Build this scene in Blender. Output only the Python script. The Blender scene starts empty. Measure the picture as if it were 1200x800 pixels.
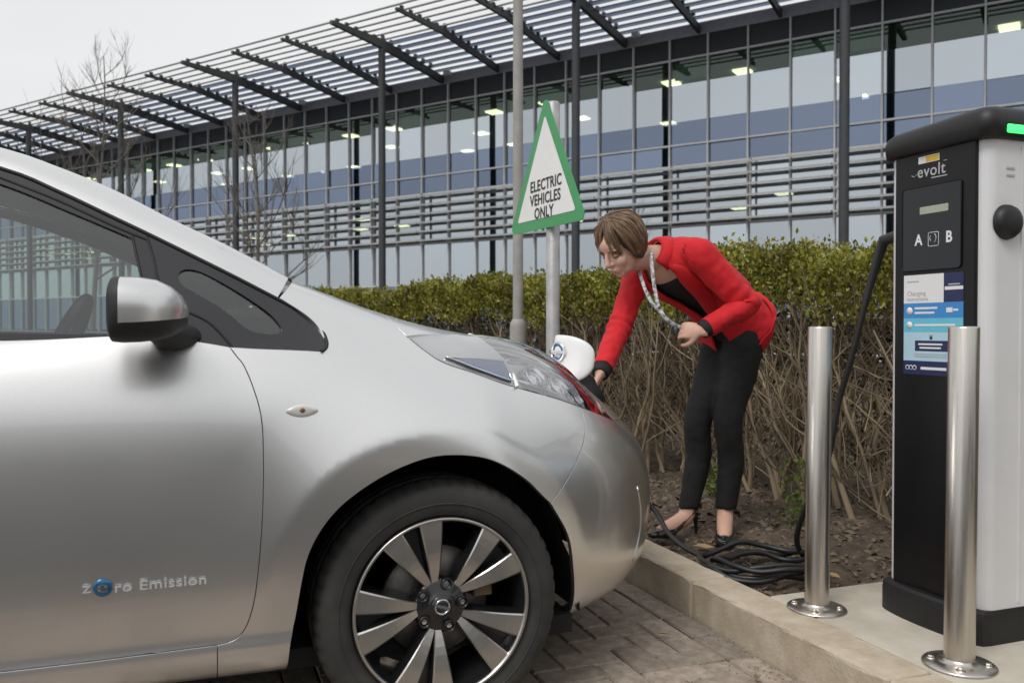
import bpy, bmesh, math, random
import numpy as np
from mathutils import Vector, Matrix, Euler
from mathutils.geometry import delaunay_2d_cdt
random.seed(7); rng = np.random.default_rng(7)
scene = bpy.context.scene
COL = scene.collection
R = math.radians
# ---------------------------------------------------------------- camera
CAM_H = 1.02
cam = bpy.data.cameras.new('camera'); cam_ob = bpy.data.objects.new('camera', cam); COL.objects.link(cam_ob)
cam.sensor_width = 36; cam.lens = 30.0; cam.clip_start = 0.05; cam.clip_end = 3000
cam_ob.location = (0, 0, CAM_H); cam_ob.rotation_euler = (R(90) - math.atan(15 / 1000), 0, 0)
cam.dof.use_dof = True; cam.dof.focus_distance = 2.75; cam.dof.aperture_fstop = 5.6
scene.camera = cam_ob
# ---------------------------------------------------------------- sky and sun (overcast)
SUN_EL, SUN_AZ = R(52), R(215)          # azimuth clockwise from +Y : behind and to the left of the camera
world = bpy.data.worlds.new('World'); scene.world = world; world.use_nodes = True
nt = world.node_tree; nt.nodes.clear()
out = nt.nodes.new('ShaderNodeOutputWorld'); bg = nt.nodes.new('ShaderNodeBackground')
sky = nt.nodes.new('ShaderNodeTexSky'); sky.sky_type = 'NISHITA'; sky.sun_disc = False
sky.sun_elevation = SUN_EL; sky.sun_rotation = SUN_AZ; sky.air_density = 1.0; sky.dust_density = 4.0; sky.ozone_density = 1.0
hs = nt.nodes.new('ShaderNodeHueSaturation'); hs.inputs['Saturation'].default_value = 0.10
# soft cloud layer: breaks the clear gradient up into pale grey overcast
tc = nt.nodes.new('ShaderNodeTexCoord'); nz = nt.nodes.new('ShaderNodeTexNoise'); nz.inputs['Scale'].default_value = 1.6; nz.inputs['Detail'].default_value = 5
mp = nt.nodes.new('ShaderNodeMapping'); mp.inputs['Scale'].default_value = (1, 1, 2.5)
nt.links.new(tc.outputs['Generated'], mp.inputs['Vector']); nt.links.new(mp.outputs['Vector'], nz.inputs['Vector'])
rp = nt.nodes.new('ShaderNodeValToRGB'); rp.color_ramp.elements[0].position = .3; rp.color_ramp.elements[0].color = (8.0, 8.2, 8.4, 1); rp.color_ramp.elements[1].position = .7; rp.color_ramp.elements[1].color = (9.6, 9.65, 9.7, 1)
nt.links.new(nz.outputs['Fac'], rp.inputs['Fac'])
mx = nt.nodes.new('ShaderNodeMixRGB'); mx.inputs['Fac'].default_value = 0.8
nt.links.new(sky.outputs['Color'], hs.inputs['Color']); nt.links.new(hs.outputs['Color'], mx.inputs['Color1']); nt.links.new(rp.outputs['Color'], mx.inputs['Color2'])
nt.links.new(mx.outputs['Color'], bg.inputs['Color']); bg.inputs['Strength'].default_value = 0.095
nt.links.new(bg.outputs['Background'], out.inputs['Surface'])
sun = bpy.data.lights.new('sun', 'SUN'); sun_ob = bpy.data.objects.new('sun', sun); COL.objects.link(sun_ob)
sun.energy = 1.4; sun.angle = R(22); sun.color = (1, .97, .93)
_d = Vector((math.sin(SUN_AZ) * math.cos(SUN_EL), math.cos(SUN_AZ) * math.cos(SUN_EL), math.sin(SUN_EL)))
sun_ob.rotation_euler = _d.to_track_quat('Z', 'Y').to_euler(); sun_ob.location = (0, 0, 30)
vs = scene.view_settings; vs.view_transform = 'Standard'; vs.look = 'None'; vs.exposure = 0.14; vs.gamma = 1.0; vs.use_curve_mapping = False
# ---------------------------------------------------------------- helpers
AYAW = R(20.2)                                      # the parked car, the kerb and the charger share this heading
CU = Vector((math.cos(AYAW), math.sin(AYAW), 0)); CV = Vector((-math.sin(AYAW), math.cos(AYAW), 0))
CO = Vector((-.171, 2.135, 0)) - .03 * CV           # ground point below the car's right flank at the front axle
def kf(s, w, z=0): return CO + CU * s + CV * w + Vector((0, 0, z))
def tag(o, label=None, cat=None, group=None, kind=None):
    if label: o['label'] = label
    if cat: o['category'] = cat
    if group: o['group'] = group
    if kind: o['kind'] = kind
    return o
def empty(name, loc=(0, 0, 0), rz=0, label=None, cat=None, group=None, kind=None):
    o = bpy.data.objects.new(name, None); COL.objects.link(o); o.empty_display_size = .1
    o.location = loc; o.rotation_euler = (0, 0, rz)
    return tag(o, label, cat, group, kind)
def link(name, me, mat=None, parent=None, loc=None, rot=None):
    o = bpy.data.objects.new(name, me); COL.objects.link(o)
    if mat is not None and not me.materials: me.materials.append(mat)
    if parent is not None: o.parent = parent
    if loc is not None: o.location = loc
    if rot is not None: o.rotation_euler = rot
    return o
def copy_tree(o, parent=None):
    c = o.copy(); COL.objects.link(c); c.parent = parent
    for ch in list(o.children): copy_tree(ch, c)
    return c
def fcut(v, f, smooth=False, name='mesh'):
    me = bpy.data.meshes.new(name); me.from_pydata([tuple(map(float, p)) for p in v], [], [tuple(map(int, q)) for q in f]); me.update()
    if smooth: me.shade_smooth()
    return me
def fast_mesh(name, V, F, smooth=False):
    """V (n,3), F (m,k) equal-size faces"""
    V = np.asarray(V, np.float32); F = np.asarray(F, np.int32)
    me = bpy.data.meshes.new(name); me.vertices.add(len(V)); me.vertices.foreach_set('co', V.ravel())
    me.loops.add(F.size); me.loops.foreach_set('vertex_index', F.ravel())
    me.polygons.add(len(F)); me.polygons.foreach_set('loop_start', np.arange(len(F), dtype=np.int32) * F.shape[1])
    me.update(calc_edges=True)
    if smooth: me.shade_smooth()
    return me
class MB:
    """collects shapes into one mesh"""
    def __init__(s): s.v = []; s.f = []; s.sm = []; s.mi = []; s.m = 0
    def add(s, v, f, smooth=False):
        o = len(s.v); s.v += [tuple(map(float, p)) for p in v]; s.f += [tuple(int(i) + o for i in q) for q in f]; s.sm += [smooth] * len(f); s.mi += [s.m] * len(f); return s
    def box(s, c, d, rz=0, b=0.0, rot=None):
        x, y, z = d[0] / 2, d[1] / 2, d[2] / 2
        if b <= 0:
            v = [(-x, -y, -z), (x, -y, -z), (x, y, -z), (-x, y, -z), (-x, -y, z), (x, -y, z), (x, y, z), (-x, y, z)]
            f = [(0, 3, 2, 1), (4, 5, 6, 7), (0, 1, 5, 4), (1, 2, 6, 5), (2, 3, 7, 6), (3, 0, 4, 7)]
        else:
            bm = bmesh.new(); bmesh.ops.create_cube(bm, size=1)
            for q in bm.verts: q.co = Vector((q.co.x * d[0], q.co.y * d[1], q.co.z * d[2]))
            bmesh.ops.bevel(bm, geom=bm.edges[:], offset=b, segments=2, profile=.5, affect='EDGES')
            bm.verts.index_update(); v = [tuple(q.co) for q in bm.verts]; f = [[q.index for q in p.verts] for p in bm.faces]; bm.free()
        M = Matrix.Translation(c) @ (rot if rot is not None else Matrix.Rotation(rz, 4, 'Z'))
        s.add([M @ Vector(p) for p in v], f, False); return s
    def tube(s, pts, r, n=8, cap=True, smooth=True, closed=False):
        pts = [Vector(p) for p in pts]; k = len(pts); rr = r if hasattr(r, '__len__') else [r] * k
        v = []; f = []; up = None
        for i, p in enumerate(pts):
            t = (pts[(i + 1) % k if closed else min(i + 1, k - 1)] - pts[(i - 1) % k if closed else max(i - 1, 0)])
            t = t.normalized() if t.length > 1e-9 else Vector((0, 0, 1))
            if up is None:
                up = Vector((0, 0, 1)) if abs(t.z) < .9 else Vector((1, 0, 0))
            a = t.cross(up); a = a.normalized() if a.length > 1e-6 else t.orthogonal().normalized(); b = a.cross(t).normalized(); up = b
            for j in range(n):
                q = 2 * math.pi * j / n; v.append(p + (a * math.cos(q) + b * math.sin(q)) * rr[i])
        for i in range(k if closed else k - 1):
            i2 = (i + 1) % k
            for j in range(n):
                j2 = (j + 1) % n; f.append((i * n + j, i * n + j2, i2 * n + j2, i2 * n + j))
        s.add(v, f, smooth)
        if cap and not closed:
            s.add(v[:n], [tuple(range(n))]); s.add(v[-n:], [tuple(reversed(range(n)))])
        return s
    def lathe(s, prof, n=32, axis='Z', c=(0, 0, 0), smooth=True, closed=False):
        v = []; f = []; m = len(prof)
        for j in range(n):
            q = 2 * math.pi * j / n; cs, sn = math.cos(q), math.sin(q)
            for r, h in prof:
                p = (r * cs, r * sn, h) if axis == 'Z' else ((r * cs, h, r * sn) if axis == 'Y' else (h, r * cs, r * sn))
                v.append((p[0] + c[0], p[1] + c[1], p[2] + c[2]))
        for j in range(n):
            j2 = (j + 1) % n
            for i in range(m if closed else m - 1):
                i2 = (i + 1) % m; f.append((j * m + i, j2 * m + i, j2 * m + i2, j * m + i2))
        s.add(v, f, smooth); return s
    def prism(s, poly, z0, z1, M=None, smooth=False):
        n = len(poly); v = [Vector((x, y, z0)) for x, y in poly] + [Vector((x, y, z1)) for x, y in poly]
        if M is not None: v = [M @ p for p in v]
        f = [tuple(reversed(range(n))), tuple(range(n, 2 * n))] + [(i, (i + 1) % n, n + (i + 1) % n, n + i) for i in range(n)]
        s.add(v, f, smooth); return s
    def grid(s, P, smooth=True, flip=False):
        P = np.asarray(P); a, b = P.shape[:2]; f = []
        for i in range(a - 1):
            for j in range(b - 1):
                q = (i * b + j, (i + 1) * b + j, (i + 1) * b + j + 1, i * b + j + 1); f.append(q[::-1] if flip else q)
        s.add(P.reshape(-1, 3), f, smooth); return s
    def mesh(s, name='mesh'):
        me = bpy.data.meshes.new(name); me.from_pydata(s.v, [], s.f); me.update()
        me.polygons.foreach_set('use_smooth', s.sm)
        if any(s.mi): me.polygons.foreach_set('material_index', s.mi)
        me.update(); return me
    def build(s, name, mat=None, parent=None, loc=None, rot=None, fix=True):
        me = s.mesh(name)
        if fix:
            bm = bmesh.new(); bm.from_mesh(me); bmesh.ops.recalc_face_normals(bm, faces=bm.faces[:]); bm.to_mesh(me); bm.free()
        if isinstance(mat, (list, tuple)):
            for m in mat: me.materials.append(m)
            mat = None
        return link(name, me, mat, parent, loc, rot)
def crv(pts, n=8, closed=False):
    """Catmull-Rom through points -> list"""
    P = [np.asarray(p, float) for p in pts]; k = len(P); out = []
    for i in range(k if closed else k - 1):
        a = P[(i - 1) % k] if closed or i > 0 else 2 * P[0] - P[1]; b = P[i]; c = P[(i + 1) % k]
        d = P[(i + 2) % k] if closed or i < k - 2 else 2 * P[-1] - P[-2]
        for t in np.arange(n) / n:
            out.append(.5 * (2 * b + (c - a) * t + (2 * a - 5 * b + 4 * c - d) * t * t + (-a + 3 * b - 3 * c + d) * t ** 3))
    if not closed: out.append(P[-1])
    return out
# ---------------------------------------------------------------- materials
def new_mat(name):
    m = bpy.data.materials.new(name); m.use_nodes = True; n = m.node_tree; b = n.nodes['Principled BSDF']; return m, n, b
def setp(b, **k):
    for q, v in k.items():
        q = {'rough': 'Roughness', 'metal': 'Metallic', 'spec': 'Specular IOR Level', 'coat': 'Coat Weight', 'coatr': 'Coat Roughness', 'ior': 'IOR', 'trans': 'Transmission Weight', 'sss': 'Subsurface Weight', 'sheen': 'Sheen Weight', 'emit': 'Emission Strength', 'alpha': 'Alpha'}.get(q, q)
        b.inputs[q].default_value = v
def pmat(name, base, rough=.6, var=.15, scale=8, bump=0., bscale=None, base2=None, detail=6, stretch=None, rvar=0., obj_rand=0., coord='Object', bdist=.01, **k):
    """principled with noise colour variation, optional second colour, bump and per-object variation"""
    m, n, b = new_mat(name); L = n.links
    tc = n.nodes.new('ShaderNodeTexCoord'); src = tc.outputs[coord]
    if stretch:
        mp = n.nodes.new('ShaderNodeMapping'); mp.inputs['Scale'].default_value = stretch; L.new(src, mp.inputs['Vector']); src = mp.outputs['Vector']
    nz = n.nodes.new('ShaderNodeTexNoise'); nz.inputs['Scale'].default_value = scale; nz.inputs['Detail'].default_value = detail; nz.inputs['Roughness'].default_value = .62; L.new(src, nz.inputs['Vector'])
    rp = n.nodes.new('ShaderNodeValToRGB'); e = rp.color_ramp.elements; e[0].position = .32; e[1].position = .68
    b2 = base2 if base2 else tuple(min(1, c * (1 + var)) for c in base); b1 = tuple(c * (1 - var) for c in base) if not base2 else base
    e[0].color = (*b1, 1); e[1].color = (*b2, 1); L.new(nz.outputs['Fac'], rp.inputs['Fac']); col = rp.outputs['Color']
    if obj_rand:
        oi = n.nodes.new('ShaderNodeObjectInfo'); mr = n.nodes.new('ShaderNodeMapRange'); mr.inputs['To Min'].default_value = 1 - obj_rand; mr.inputs['To Max'].default_value = 1 + obj_rand
        L.new(oi.outputs['Random'], mr.inputs['Value']); mm = n.nodes.new('ShaderNodeVectorMath'); mm.operation = 'SCALE'; L.new(col, mm.inputs[0]); L.new(mr.outputs['Result'], mm.inputs['Scale']); col = mm.outputs['Vector']
    L.new(col, b.inputs['Base Color']); b.inputs['Roughness'].default_value = rough
    if rvar:
        mr = n.nodes.new('ShaderNodeMapRange'); mr.inputs['To Min'].default_value = max(0, rough - rvar); mr.inputs['To Max'].default_value = min(1, rough + rvar); L.new(nz.outputs['Fac'], mr.inputs['Value']); L.new(mr.outputs['Result'], b.inputs['Roughness'])
    if bump:
        n2 = n.nodes.new('ShaderNodeTexNoise'); n2.inputs['Scale'].default_value = bscale or scale * 4; n2.inputs['Detail'].default_value = 6; L.new(src, n2.inputs['Vector'])
        bp = n.nodes.new('ShaderNodeBump'); bp.inputs['Strength'].default_value = bump; bp.inputs['Distance'].default_value = bdist; L.new(n2.outputs['Fac'], bp.inputs['Height']); L.new(bp.outputs['Normal'], b.inputs['Normal'])
    setp(b, **k); return m
def glass_mat(name, tint=(.8, .88, .85), refl=1.0, rough=0.0, rcol=(1, 1, 1), base=.0, rand=0.):
    """thin pane: transparent tint + mirror reflection by angle"""
    m = bpy.data.materials.new(name); m.use_nodes = True; n = m.node_tree; n.nodes.clear(); L = n.links
    o = n.nodes.new('ShaderNodeOutputMaterial'); mix = n.nodes.new('ShaderNodeMixShader'); t = n.nodes.new('ShaderNodeBsdfTransparent'); g = n.nodes.new('ShaderNodeBsdfGlossy')
    t.inputs['Color'].default_value = (*tint, 1); g.inputs['Color'].default_value = (*rcol, 1); g.inputs['Roughness'].default_value = rough
    lw = n.nodes.new('ShaderNodeFresnel'); lw.inputs['IOR'].default_value = 1.52
    mr = n.nodes.new('ShaderNodeMath'); mr.operation = 'MULTIPLY_ADD'; mr.inputs[1].default_value = refl; mr.inputs[2].default_value = base; mr.use_clamp = True
    L.new(lw.outputs['Fac'], mr.inputs[0]); L.new(mr.outputs['Value'], mix.inputs['Fac']); L.new(t.outputs['BSDF'], mix.inputs[1]); L.new(g.outputs['BSDF'], mix.inputs[2]); L.new(mix.outputs['Shader'], o.inputs['Surface'])
    if rand:
        oi = n.nodes.new('ShaderNodeObjectInfo'); m2 = n.nodes.new('ShaderNodeMapRange'); m2.inputs['To Min'].default_value = base - rand; m2.inputs['To Max'].default_value = base + rand; L.new(oi.outputs['Random'], m2.inputs['Value']); L.new(m2.outputs['Result'], mr.inputs[2])
    return m
def emit_mat(name, col, st):
    m, n, b = new_mat(name); b.inputs['Base Color'].default_value = (*[min(1, c) for c in col], 1); b.inputs['Emission Color'].default_value = (*col, 1); b.inputs['Emission Strength'].default_value = st; return m
def text_mesh(txt, size, extrude=.0, align='CENTER', bold=0.0, sx=1.0, res=3):
    cu = bpy.data.curves.new('text', 'FONT'); cu.body = txt; cu.size = size; cu.extrude = extrude; cu.align_x = align; cu.align_y = 'CENTER'; cu.offset = bold; cu.resolution_u = res; cu.space_line = .92; cu.space_character = 1.06
    o = bpy.data.objects.new('text', cu); COL.objects.link(o)
    dg = bpy.context.evaluated_depsgraph_get(); me = bpy.data.meshes.new_from_object(o.evaluated_get(dg)); bpy.data.objects.remove(o); bpy.data.curves.remove(cu)
    if sx != 1.0:
        for q in me.vertices: q.co.x *= sx
    me.materials.clear()
    return me
# ---------------------------------------------------------------- ground
M_asph = pmat('asphalt', (.055, .054, .053), .9, .25, 30, bump=.4, bscale=300, bdist=.004)
M_grass = pmat('mown_grass', (.045, .075, .018), .9, .3, 4, bump=.4, bscale=80, base2=(.075, .10, .03))
M_kerb = pmat('kerb_concrete', (.40, .328, .238), .88, .25, 11, bump=.45, bscale=90, bdist=.005, base2=(.55, .475, .37))
M_pad = pmat('pad_concrete', (.40, .355, .285), .88, .2, 5, bump=.25, bscale=120, bdist=.003, base2=(.56, .515, .435))
M_soil = pmat('bed_soil', (.045, .032, .022), .95, .3, 14, bump=.8, bscale=60, bdist=.02, base2=(.13, .096, .066))
M_block = pmat('paving_block', (.205, .162, .128), .88, .3, 22, bump=.5, bscale=140, bdist=.004, base2=(.37, .312, .258), obj_rand=.22)
M_joint = pmat('joint_sand', (.075, .060, .045), .95, .3, 50, bump=.5, bscale=200)
g = MB().add([(-1500, -1500, -.045), (1500, -1500, -.045), (1500, 1500, -.045), (-1500, 1500, -.045)], [(0, 1, 2, 3)]).build('ground', M_asph); tag(g, 'dark asphalt ground reaching to the horizon', 'ground', kind='structure')
# paved bay under the car, kerb edge at s = 1.06
KS = 1.06
bay = MB().add([kf(-8, -.65, -.028), kf(KS + .02, -.65, -.028), kf(KS + .02, 9, -.028), kf(-8, 9, -.028)], [(0, 1, 2, 3)]).build('paved_bay', M_joint); tag(bay, 'worn block paving of the parking bay under the car', 'paving', kind='structure')
def block_mesh(l, b, seed):
    r = random.Random(seed); t = .004; ch = .005; j = lambda: r.uniform(-.0015, .0015)
    x, y = l / 2 - t / 2, b / 2 - t / 2; v = []
    for (k, z) in ((0, -.06), (0, -.006), (ch, 0)):
        for sx, sy in ((-1, -1), (1, -1), (1, 1), (-1, 1)): v.append((sx * (x - k) + j(), sy * (y - k) + j(), z + (r.uniform(-.001, .001) if z == 0 else 0)))
    f = [(8, 9, 10, 11)] + [(a * 4 + q, a * 4 + (q + 1) % 4, (a + 1) * 4 + (q + 1) % 4, (a + 1) * 4 + q) for a in (0, 1) for q in range(4)]
    return v, f
variants = [fcut(*block_mesh(.2, .1, k), name='block') for k in range(6)]
for m in variants: m.materials.append(M_block)
half = [fcut(*block_mesh(.1, .1, 40 + k), name='block') for k in range(3)]
for m in half: m.materials.append(M_block)
cells = []
for a in range(-42, 60):                         # 90 degree herringbone on a 100 mm grid, rotated with the bay
    for c in range(-60, 60):
        k = (a - c) % 4
        if k == 0: cells.append((.1 * a + .1, .1 * c + .05, 0))
        elif k == 3: cells.append((.1 * a + .05, .1 * c + .1, 1))
OFF = KS - .11 - 1.6                       # herringbone grid origin: cell edges fall on the border course
occ = set(); keep = []
for s, w, o in cells:
    a, c = (round((s - .1) / .1), round((w - .05) / .1)) if o == 0 else (round((s - .05) / .1), round((w - .1) / .1))
    cc = [(a, c), (a + 1, c)] if o == 0 else [(a, c), (a, c + 1)]
    if all(q[0] < 16 and q[0] > -30 and -7 < q[1] < 50 for q in cc): keep.append((s + OFF, w, o)); occ.update(cc)
halves = [(.1 * a + .05 + OFF, .1 * c + .05, 3) for a in range(-29, 16) for c in range(-6, 50) if (a, c) not in occ]
cells = keep + halves
# border course along the kerb
bord = [(KS - .055, -.6 + .2 * k + .1, 2) for k in range(28)]
near = []
for q in cells + bord:
    p = kf(q[0], q[1], 0); vis = (.25 < q[0] < KS) and (-1.3 < q[1] < .75); near.append((0 if vis else 1, (p.x ** 2 + p.y ** 2), q))
near.sort(key=lambda t: (t[0], t[1]))
rv = random.Random(3); rest = MB()
for n_, (_, _, (s, w, o)) in enumerate(near):
    rz = AYAW + (0 if o == 0 else math.pi / 2) + rv.gauss(0, .006); z = rv.gauss(0, .0018)
    if n_ < 290: b_ = link('block', half[rv.randrange(3)] if o == 3 else variants[rv.randrange(6)], None, bay, kf(s, w, z), (rv.gauss(0, .006), rv.gauss(0, .006), rz))
    else:
        v = half[rv.randrange(3)] if o == 3 else variants[rv.randrange(6)]
        Mx = Matrix.Translation(kf(s, w, z)) @ Matrix.Rotation(rz, 4, 'Z'); rest.add([Mx @ q.co for q in v.vertices], [tuple(p.vertices) for p in v.polygons])
ro = rest.build('far_blocks', M_block, bay, fix=False); ro['kind'] = 'stuff'
ln = MB().add([kf(-40, -60, -.006), kf(KS + .01, -60, -.006), kf(KS + .01, -.62, -.006), kf(-40, -.62, -.006)], [(0, 1, 2, 3)]).build('added_dark_tarmac', M_asph); tag(ln, 'dark tarmac added out of view beside the paved bay to darken the door reflection', 'tarmac', kind='structure')  # unseen sheet added so the lower door mirrors darker ground
# kerb units with joints, flush concrete pad behind them
kerb = empty('kerb', kf(KS, 0, 0), AYAW); tag(kerb, 'long pale concrete kerb in front of the car', 'kerb', kind='structure')
def stone(x0, x1, y0, y1, z0, z1, ch=.012, seed=0):
    """rough-edged concrete unit: gridded block with softened, slightly chipped arrises"""
    bm = bmesh.new(); bmesh.ops.create_cube(bm, size=1)
    for q in bm.verts: q.co = Vector(((x0 + x1) / 2 + q.co.x * (x1 - x0), (y0 + y1) / 2 + q.co.y * (y1 - y0), (z0 + z1) / 2 + q.co.z * (z1 - z0)))
    bmesh.ops.bevel(bm, geom=[e for e in bm.edges], offset=ch, segments=3, profile=.5, affect='EDGES')
    L = [e for e in bm.edges if abs((e.verts[0].co - e.verts[1].co).y) > .3]
    bmesh.ops.subdivide_edges(bm, edges=L, cuts=14, use_grid_fill=True)
    r = random.Random(seed)
    for q in bm.verts: q.co += Vector((r.gauss(0, .0012), 0, r.gauss(0, .0010)))
    me = bpy.data.meshes.new('stone'); bm.to_mesh(me); bm.free(); return me
yk = -4.0; k = 0
while yk < 16:
    link('kerb_stone', stone(0, .150, yk + .003, yk + .912, -.12, .130, seed=k), M_kerb, kerb); yk += .915; k += 1
pad = empty('concrete_pad', kf(KS, 0, 0), AYAW); tag(pad, 'pale concrete pad carrying the charger and bollards', 'pad', kind='structure')
link('slab', stone(.153, 2.1, -4.0, .335, -.10, .128, .006, 99), M_pad, pad)
# planting bed
def bed_z(s, w): return .085 + .018 * np.sin(s * 3.1 + w * 1.7) + .012 * np.sin(s * 7.3 - w * 4.1) + .02 * np.clip((s - 1.4), 0, 3) * .5
ss = np.concatenate([np.arange(1.212, 4.2, .045), np.arange(4.2, 9, .3)]); ww = np.concatenate([np.arange(.345, 5, .05), np.arange(5, 26, .25)])
S_, W_ = np.meshgrid(ss, ww, indexing='ij'); Z_ = bed_z(S_, W_) + rng.normal(0, .010, S_.shape); Z_[0] = .085; Z_[:, 0] = np.minimum(Z_[:, 0], .10)
G = np.array([[kf(float(a), float(b), float(c)) for a, b, c in zip(x, y, z)] for x, y, z in zip(S_, W_, Z_)])
sb = MB().grid(G).build('planting_bed', M_soil, fix=False); tag(sb, 'bare brown soil bed between kerb and hedge', 'soil', kind='structure')
sb2 = MB().add([kf(1.9 + 1.25, -6, .06), kf(9, -6, .06), kf(9, .36, .06), kf(1.9 + 1.25, .36, .06)], [(0, 1, 2, 3)]).build('bed_behind_pad', M_soil, fix=False); tag(sb2, 'bare soil bed behind the concrete pad', 'soil', kind='structure')
# bark chips and clods: nobody could count them
n = 9000; cs = 1.23 + rng.random(n) ** 1.25 * 2.6; cw = .36 + rng.random(n) * 5.2; V = []; F = []
base = np.array([(-1, -.4, 0), (1, -.5, 0), (.9, .5, 0), (-.8, .4, 0), (0, 0, .55)]); tri = np.array([(0, 1, 4), (1, 2, 4), (2, 3, 4), (3, 0, 4)])
M_chip = pmat('bark_chips', (.06, .044, .030), .95, .4, 25, base2=(.26, .20, .14), coord='Generated', stretch=(40, 40, 40))
for k in range(n):
    sz = rng.uniform(.004, .019) * (1 if rng.random() > .06 else 1.7); a = rng.random() * 6.28; t1, t2 = rng.normal(0, .35, 2)
    Mx = Matrix.Translation(kf(float(cs[k]), float(cw[k]), float(bed_z(cs[k], cw[k])) + .004)) @ Euler((t1, t2, a)).to_matrix().to_4x4()
    M3 = np.array(Mx); V.append((base * sz * np.array([1, 1, .8])) @ M3[:3, :3].T + M3[:3, 3]); F.append(tri + 5 * k)
o = link('bark_chips', fast_mesh('bark_chips', np.concatenate(V), np.concatenate(F)), M_chip); tag(o, 'loose bark chips and clods scattered over the planting bed', 'bark chips', kind='stuff')
# dead leaves on bed and paving (a few, countable)
M_leafd = pmat('dead_leaf', (.22, .13, .06), .8, .3, 40, base2=(.34, .24, .13), obj_rand=.35)
lv = [(-1, 0, 0), (-.5, .32, .08), (.1, .42, .12), (.7, .22, .06), (1, 0, 0.02), (.7, -.22, .10), (.1, -.42, .05), (-.5, -.30, .12), (0, 0, -.04)]
lf = [(q, (q + 1) % 8, 8) for q in range(8)]
leaf_me = fcut(lv, lf, True, 'dead_leaf'); leaf_me.materials.append(M_leafd)
spots = [(1.40, 1.02, .10, .045, 'pale curled dead leaf lying on the soil just behind the kerb'), (.93, .02, .004, .024, 'orange dead leaf lying on the paving close to the kerb'), (.86, .42, .004, .03, 'small brown leaf scrap on the paving beside the bumper'), (1.75, .72, .10, .035, 'brown dead leaf lying beside the black cable coil'), (1.62, .50, .10, .03, 'curled brown leaf on the soil next to the concrete pad')]
for k, (s, w, z, sz, lb) in enumerate(spots):
    o = link('dead_leaf', leaf_me, None, None, kf(s, w, z + .012), (.2, .1, 1.3 * k)); o.scale = (sz, sz, sz); tag(o, lb, 'leaf', 'dead leaves on the ground')
# moss and grit tufts in the paving joints
n = 900; V = []; F = []; tri2 = np.array([(0, 1, 2)])
for k in range(n):
    s = rng.uniform(.2, 1.04); w = rng.uniform(-.6, .9)
    if rng.random() < .4: s = KS - abs(rng.normal(0, .05)) - .005
    p = np.array(kf(s, w, .001)); a = rng.random() * 6.28; r_ = rng.uniform(.0015, .005); h = rng.uniform(.001, .004)
    q = np.array([p + (r_ * math.cos(a + 2.1 * c), r_ * math.sin(a + 2.1 * c), 0) for c in range(3)] + [p + (0, 0, h)]); V.append(q); F.append(np.array([(0, 1, 3), (1, 2, 3), (2, 0, 3)]) + 4 * k)
M_grit = pmat('paving_grit', (.10, .085, .06), .95, .4, 60, base2=(.36, .33, .28)); o = link('paving_grit', fast_mesh('paving_grit', np.concatenate(V), np.concatenate(F)), M_grit); tag(o, 'grit and crumbs scattered over the block paving', 'grit', kind='stuff')
# ---------------------------------------------------------------- glass office building
BQ = Vector((2.8, 27.36, 0)); BR = Vector((.841, -.541, 0)).normalized(); 
BN = Vector((-.541, -.841, 0)).normalized(); BANG = math.atan2(BR.y, BR.x)
BLD = empty('office_building', BQ, BANG, 'two storey glass office building with louvres and a projecting slatted canopy', 'building')
# local frame: x along the front to the right, y = into the building, z up
M_col = pmat('dark_steel', (.045, .050, .055), .5, .15, 10)
M_mull = pmat('mullion_alloy', (.60, .60, .61), .5, .06, 10)
M_fin = pmat('canopy_steel', (.055, .058, .058), .55, .15, 8)
def blade_mat():
    m, n, b = new_mat('canopy_blade'); t = n.nodes.new('ShaderNodeBsdfTranslucent'); t.inputs['Color'].default_value = (.40, .45, .53, 1); mix = n.nodes.new('ShaderNodeMixShader'); mix.inputs['Fac'].default_value = .70
    b.inputs['Base Color'].default_value = (.36, .40, .47, 1); b.inputs['Roughness'].default_value = .35; o = n.nodes['Material Output']
    n.links.new(b.outputs['BSDF'], mix.inputs[1]); n.links.new(t.outputs['BSDF'], mix.inputs[2]); n.links.new(mix.outputs['Shader'], o.inputs['Surface']); return m
M_slat = blade_mat()
M_rail = pmat('canopy_tube', (.36, .345, .35), .5, .1, 8, metal=.3)
M_louv = pmat('louvre_blade', (.44, .44, .43), .5, .12, 5, metal=.35)
M_gl = glass_mat('facade_glass', (.50, .62, .58), 1.5, base=.47, rcol=(.86, .94, 1.0), rand=.07)
M_glg = glass_mat('facade_canopy_reflection', (.34, .46, .38), .7, base=.05, rcol=(.80, .95, .88))  # top panes: dark canopy reflection put into the green tint
M_glb = glass_mat('facade_blue_reflection', (.16, .22, .36), 1.0, base=.30, rcol=(.52, .63, .86), rand=.06)  # blue reflection of the surroundings put into the pane colours
M_eave = pmat('eave_fascia', (.018, .019, .021), .45, .15, 6)
M_slab = pmat('floor_slab', (.30, .30, .29), .8, .1, 2)
M_ceil = pmat('office_ceiling', (.50, .52, .47), .9, .06, 2)
M_back = pmat('office_back_wall', (.34, .36, .35), .9, .15, .6)
M_roofm = pmat('roof_membrane', (.22, .22, .22), .8, .1, 1)
M_lamp = emit_mat('office_lamp', (1.0, .88, .60), 3.2)
TX0, NB, PW = -43.2, 54, 1.2; TX1 = TX0 + NB * PW
Z0, ZL0, ZL1, ZM, ZB, ZE = 0.05, 4.15, 5.85, 6.55, 7.25, 9.12       # ground, louvre band, transom, top of blue reflection panes, eave
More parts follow.
